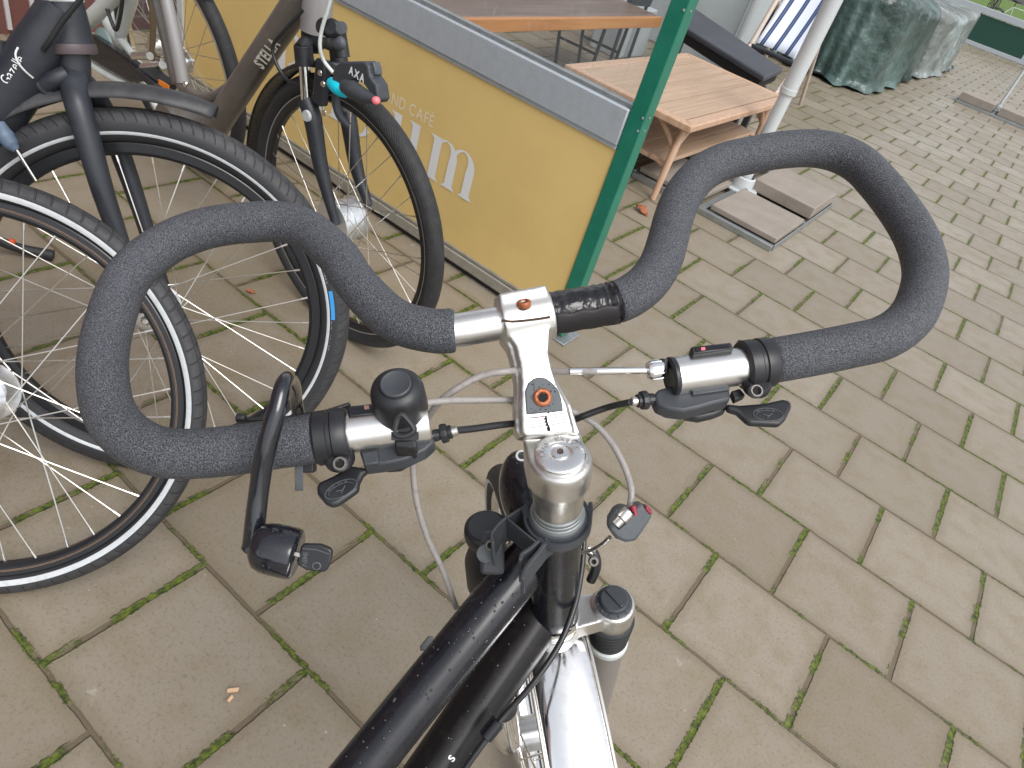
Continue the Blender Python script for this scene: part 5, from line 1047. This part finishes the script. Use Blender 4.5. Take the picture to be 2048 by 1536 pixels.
# parasols: pole on a steel cross frame weighted with slabs
def parasol(px_, py_, hx_, hy_, label, r=.043):
    pz = thing('parasol', (px_, py_, 0), label, 'parasol', 'parasol poles on weighted cross frames')
    obj('pole', MB().tube([(px_, py_, .03), (px_, py_, .56)], r*.78, 24).tube([(px_, py_, .56), (px_, py_, 2.6)], r*.95, 24), M['polew'], pz, angle=50)
    obj('pole_joint', MB().lathe((px_, py_, .56), (0, 0, 1), [(r*.78, -.016), (r*1.0, -.012), (r*1.02, .012), (r*.95, .014)], 24), M['polew'], pz)
    mb = MB()
    mb.bx(px_-hx_, px_+hx_, py_-.018, py_+.018, .006, .026).bx(px_-.018, px_+.018, py_-hy_, py_-.019, .006, .026).bx(px_-.018, px_+.018, py_+.019, py_+hy_, .006, .026)
    obj('cross_frame', mb, M['zinc'], pz, bevel=.002)
    mb = MB()
    for (a, b_, c_, d_) in ((px_-hx_, px_+hx_, py_-hy_-.03, py_-hy_-.0), (px_-hx_, px_+hx_, py_+hy_, py_+hy_+.03)): mb.bx(a, b_, c_, d_, .001, .030)
    for (a, b_) in ((px_-hx_-.012, px_-hx_-.001), (px_+hx_+.001, px_+hx_+.006)): mb.bx(a, b_, py_-hy_, py_+hy_, .001, .034)
    obj('edge_angle', mb, M['zinc'], pz, bevel=.002)
    obj('socket', MB().lathe((px_, py_, .027), (0, 0, 1), [(r*2.2, 0), (r*2.2, .008), (r*1.45, .012), (r*1.35, .07), (r*1.15, .075)], 24), M['polew'], pz)
    mb = MB()
    for sx_ in (-1, 1):
        for sy_ in (-1, 1): mb.lathe((px_+sx_*.045, py_+sy_*.045, .027), (0, 0, 1), [(.012, 0), (.012, .012), (.006, .014), (.006, .03), (0, .03)], 8)
    obj('fixing_bolts', mb, M['zinc'], pz)
    return pz
parasol(-.835, 2.80, .40, .52, 'thick white parasol pole on a slab weighted frame beside the coffee table')
slb = []
def slab(xa, xb, ya, yb, za, zb, lab, grp):
    o_ = obj('paving_slab', MB().bx(xa, xb, ya, yb, za, zb), M['pebble'], bevel=.004); tag(o_, lab, 'slab', grp)
slab(-.800, -.44, 2.30, 2.745, .028, .056, 'low concrete slab nearest the camera on the front parasol frame', 'concrete slabs weighing down the parasol frames')
slab(-.800, -.44, 2.865, 3.31, .028, .092, 'thick concrete slab right behind the front parasol pole', 'concrete slabs weighing down the parasol frames')
slab(-1.225, -.872, 2.30, 2.745, .028, .056, 'concrete slab left of the front parasol pole, nearer one', 'concrete slabs weighing down the parasol frames')
slab(-1.225, -.872, 2.865, 3.31, .028, .092, 'concrete slab left of the front parasol pole, farther one', 'concrete slabs weighing down the parasol frames')
parasol(-.17, 9.98, .44, .42, 'slim far parasol pole on a weighted frame near the green barrier, right edge', .022)
slab(-.60, -.20, 9.58, 9.95, .03, .12, 'concrete slab left of the far parasol pole', 'concrete slabs weighing down the parasol frames')
slab(-.13, .28, 9.58, 9.95, .03, .12, 'concrete slab right of the far parasol pole', 'concrete slabs weighing down the parasol frames')

# ---- tarpaulin covered furniture
def covered(name, x0_, x1_, y0_, y1_, h, mt_, label, seed, hump=.0):
    rnd = random.Random(seed); nx, ny, nz = 60, 80, 36; mb = MB()
    per = []; N = 200
    cx_, cy_ = (x0_+x1_)/2, (y0_+y1_)/2; ax_2, by_2 = (x1_-x0_)/2, (y1_-y0_)/2
    ph = [rnd.uniform(0, 6.28) for _ in range(8)]
    def rad(a): return 1/((abs(cos(a))**5+abs(sin(a))**5)**.2)
    rows = []
    prof = [(1.0+.05, 0), (1.0+.03, .04)]+[(1.0-.02*t_, .04+t_*.86) for t_ in [k/16 for k in range(1, 17)]]+[(.95, .945), (.88, .975), (.75, .985), (.5, 1.0), (.25, .99), (.03, .985)]
    for (s_, z) in prof:
        row = []
        for k in range(N):
            a = 2*pi*k/N; fold = .035*(1-z*.8)*(sin(a*11+ph[0]+z*1.2)+.7*sin(a*19+ph[1]-z*2)+.4*sin(a*37+ph[2]+z*3)); rr_ = rad(a)*(s_+(fold if s_ > .9 else 0))
            zz = h*z*(1+.06*sin(3*a+ph[3])*(s_ if z > .5 else 0)+hump*cos(a-ph[4]))+(.02*rnd.random()*z)
            if z == 0: zz = .012+.02*abs(sin(a*9+ph[5]))+.04*max(0, sin(a*3+ph[6]))
            row.append(V((cx_+ax_2*rr_*cos(a), cy_+by_2*rr_*sin(a), zz)))
        rows.append(row)
    mb.add([p for r_ in rows for p in r_], [(i*N+k, i*N+(k+1) % N, i*N+N+(k+1) % N, i*N+N+k) for i in range(len(rows)-1) for k in range(N)]+[tuple(range((len(rows)-1)*N, len(rows)*N))])
    o_ = obj(name, mb, mt_, angle=60); tag(o_, label, 'furniture cover'); return o_
covered('covered_furniture', -2.6, -1.22, 7.2, 9.9, .86, M['cover1'], 'dark green tarpaulin draped over stacked terrace furniture', 3)
covered('covered_furniture', -2.7, -1.15, 9.95, 13.2, .80, M['cover2'], 'shiny pale grey-green tarpaulin over furniture, right of the dark green one', 5)
# ---- barrier, meadow things
G = thing('green_barrier', (0, 18.9, 0), 'low dark green barrier panel with grey rails in front of the far grass', 'barrier')
obj('barrier_panel', MB().bx(-9, -.6, 18.9, 18.93, .09, .60), M['dkgreen'], G)
obj('barrier_panel', MB().bx(-.54, 8, 18.9, 18.93, .09, .60), M['dkgreen'], G)
obj('top_rail', MB().bx(-9, 8, 18.87, 18.96, .61, .74), M['railalu'], G, bevel=.01)
obj('bottom_rail', MB().bx(-9, 8, 18.88, 18.95, .005, .085), M['railalu'], G, bevel=.006)
obj('barrier_post', MB().bx(-.598, -.542, 18.885, 18.945, .086, .609), M['railalu'], G)
def farbike(x, y, yaw, label, m1, nm='parked_bicycle'):
    fb_ = thing(nm, (x, y, 0), label, 'bicycle', 'bicycles parked on the far grass'); d_ = V((cos(yaw), sin(yaw), 0)); s_ = V((-sin(yaw), cos(yaw), 0)); c_ = V((x, y, .35))
    for (nm_, sg) in (('front_wheel', 1), ('rear_wheel', -1)):
        mb_ = MB().ring(c_+d_*.52*sg, s_, [(.32, -.02), (.35, 0), (.32, .02), (.30, 0)], 32); mb_.lathe(c_+d_*.52*sg, s_, [(.02, -.03), (.02, .03)], 8)
        for k in range(8): a = pi*k/8; v_ = d_*cos(a)+V((0, 0, sin(a))); mb_.tube([c_+d_*.52*sg-v_*.31, c_+d_*.52*sg+v_*.31], .003, 4)
        obj(nm_, mb_, M['rubber'], fb_)
    bb = c_-d_*.06-V((0, 0, .06)); hd_ = c_+d_*.40+V((0, 0, .45)); st = c_-d_*.2+V((0, 0, .45))
    obj('frame', MB().tube([bb, hd_, st, bb, c_-d_*.52, st], .017, 8).tube([c_+d_*.52, hd_, hd_+V((0, 0, .12))], .015, 8), m1, fb_)
    obj('saddle', MB().blob(st+V((0, 0, .14)), d_*.13, s_*.07, V((0, 0, .03)), 12, 6).tube([st, st+V((0, 0, .14))], .012, 8), M['boot'], fb_)
    obj('handlebar', MB().tube([hd_+V((0, 0, .14))-s_*.28, hd_+V((0, 0, .16)), hd_+V((0, 0, .14))+s_*.28], .012, 8), m1, fb_)
farbike(-1.5, 24.3, .2, 'white bicycle parked on the grass at the top right corner', M['whitep'])
farbike(-5.2, 37, 2.7, 'dark bicycle parked far back on the grass, left of the white one', M['matt'])
farbike(-3.6, 40, 1.9, 'dark bicycle far back on the grass, second from the left', M['matt'])
# ---- small litter on the paving
def leafthing(name, c_, L_, wd, yaw, lab, mt_, curl=.012):
    c_ = V(c_); d_ = V((cos(yaw), sin(yaw), 0)); s_ = V((-sin(yaw), cos(yaw), 0)); mb_ = MB(); rows = []
    for i in range(13):
        t_ = i/12; wdt = wd*sin(pi*min(1, t_*1.02+.01))**.7*(1+.25*sin(t_*20)); rows.append([c_+d_*(t_-.5)*L_+s_*wdt*(k/3-1)+V((0, 0, .004+curl*abs(k/3-1)+curl*.6*sin(t_*5))) for k in range(7)])
    mb_.add([p for r_ in rows for p in r_], [(i*7+k, i*7+k+1, i*7+8+k, i*7+7+k) for i in range(12) for k in range(6)])
    o_ = obj(name, mb_, mt_); s_2 = o_.modifiers.new('s', 'SOLIDIFY'); s_2.thickness = .0008; tag(o_, lab, 'leaf' if 'leaf' in name else 'chip'); return o_
leafthing('dry_leaf', (-.985, 1.92, 0), .085, .024, -.35, 'curled orange-brown dry leaf on the paving beside the green post', M['leaf'], .014)
leafthing('dry_leaf', (-1.30, .02, 0), .03, .008, .6, 'tiny reddish leaf bit on paving behind the fat tyre wheel', M['leaf'], .003)
def chip(x, y, yaw, L_, wd, lab):
    d_ = V((cos(yaw), sin(yaw), 0)); s_ = V((-sin(yaw), cos(yaw), 0)); o_ = obj('wood_chip', MB().prism([V((x, y, .007))+d_*L_+s_*wd, V((x, y, .006))+d_*L_*.8-s_*wd, V((x, y, .006))-d_*L_-s_*wd*.8, V((x, y, .007))-d_*L_*.9+s_*wd], V((0, 0, -.005))), M['chip'], bevel=.0006); tag(o_, lab, 'wood chip')
p1_ = onplane(466, 1383, (0, 0, 0), V((0, 0, 1))); p2_ = onplane(461, 1400, (0, 0, 0), V((0, 0, 1)))
chip(p1_.x, p1_.y, .95, .010, .0030, 'pale wood chip on the paving tile at the lower left, larger one')
chip(p2_.x, p2_.y, 1.8, .006, .0026, 'reddish wood chip just below the larger pale chip')

rg = random.Random(11); mb = MB()
for k in range(420):
    x_ = rg.uniform(-2.4, 2.2); y_ = rg.uniform(-1.2, 3.2); s_ = rg.uniform(.0007, .0019); a = rg.uniform(0, 6.28)
    if rg.random() < .45: y_ = .3*round(y_/.3)+rg.gauss(0, .012)
    mb.blob((x_, y_, s_*.4), V((cos(a), sin(a), 0))*s_*rg.uniform(.8, 1.6), V((-sin(a), cos(a), 0))*s_, (0, 0, s_*.6), 6, 4)
tag(obj('grit', mb, mat('pale_grit', (.42, .38, .32), .7, vary=(90, (.15, .12, .09), .4, .6, .8)), angle=20), 'scattered pale grit and crumbs lying on the paving', 'grit', kind='stuff')
bpy.context.view_layer.update()
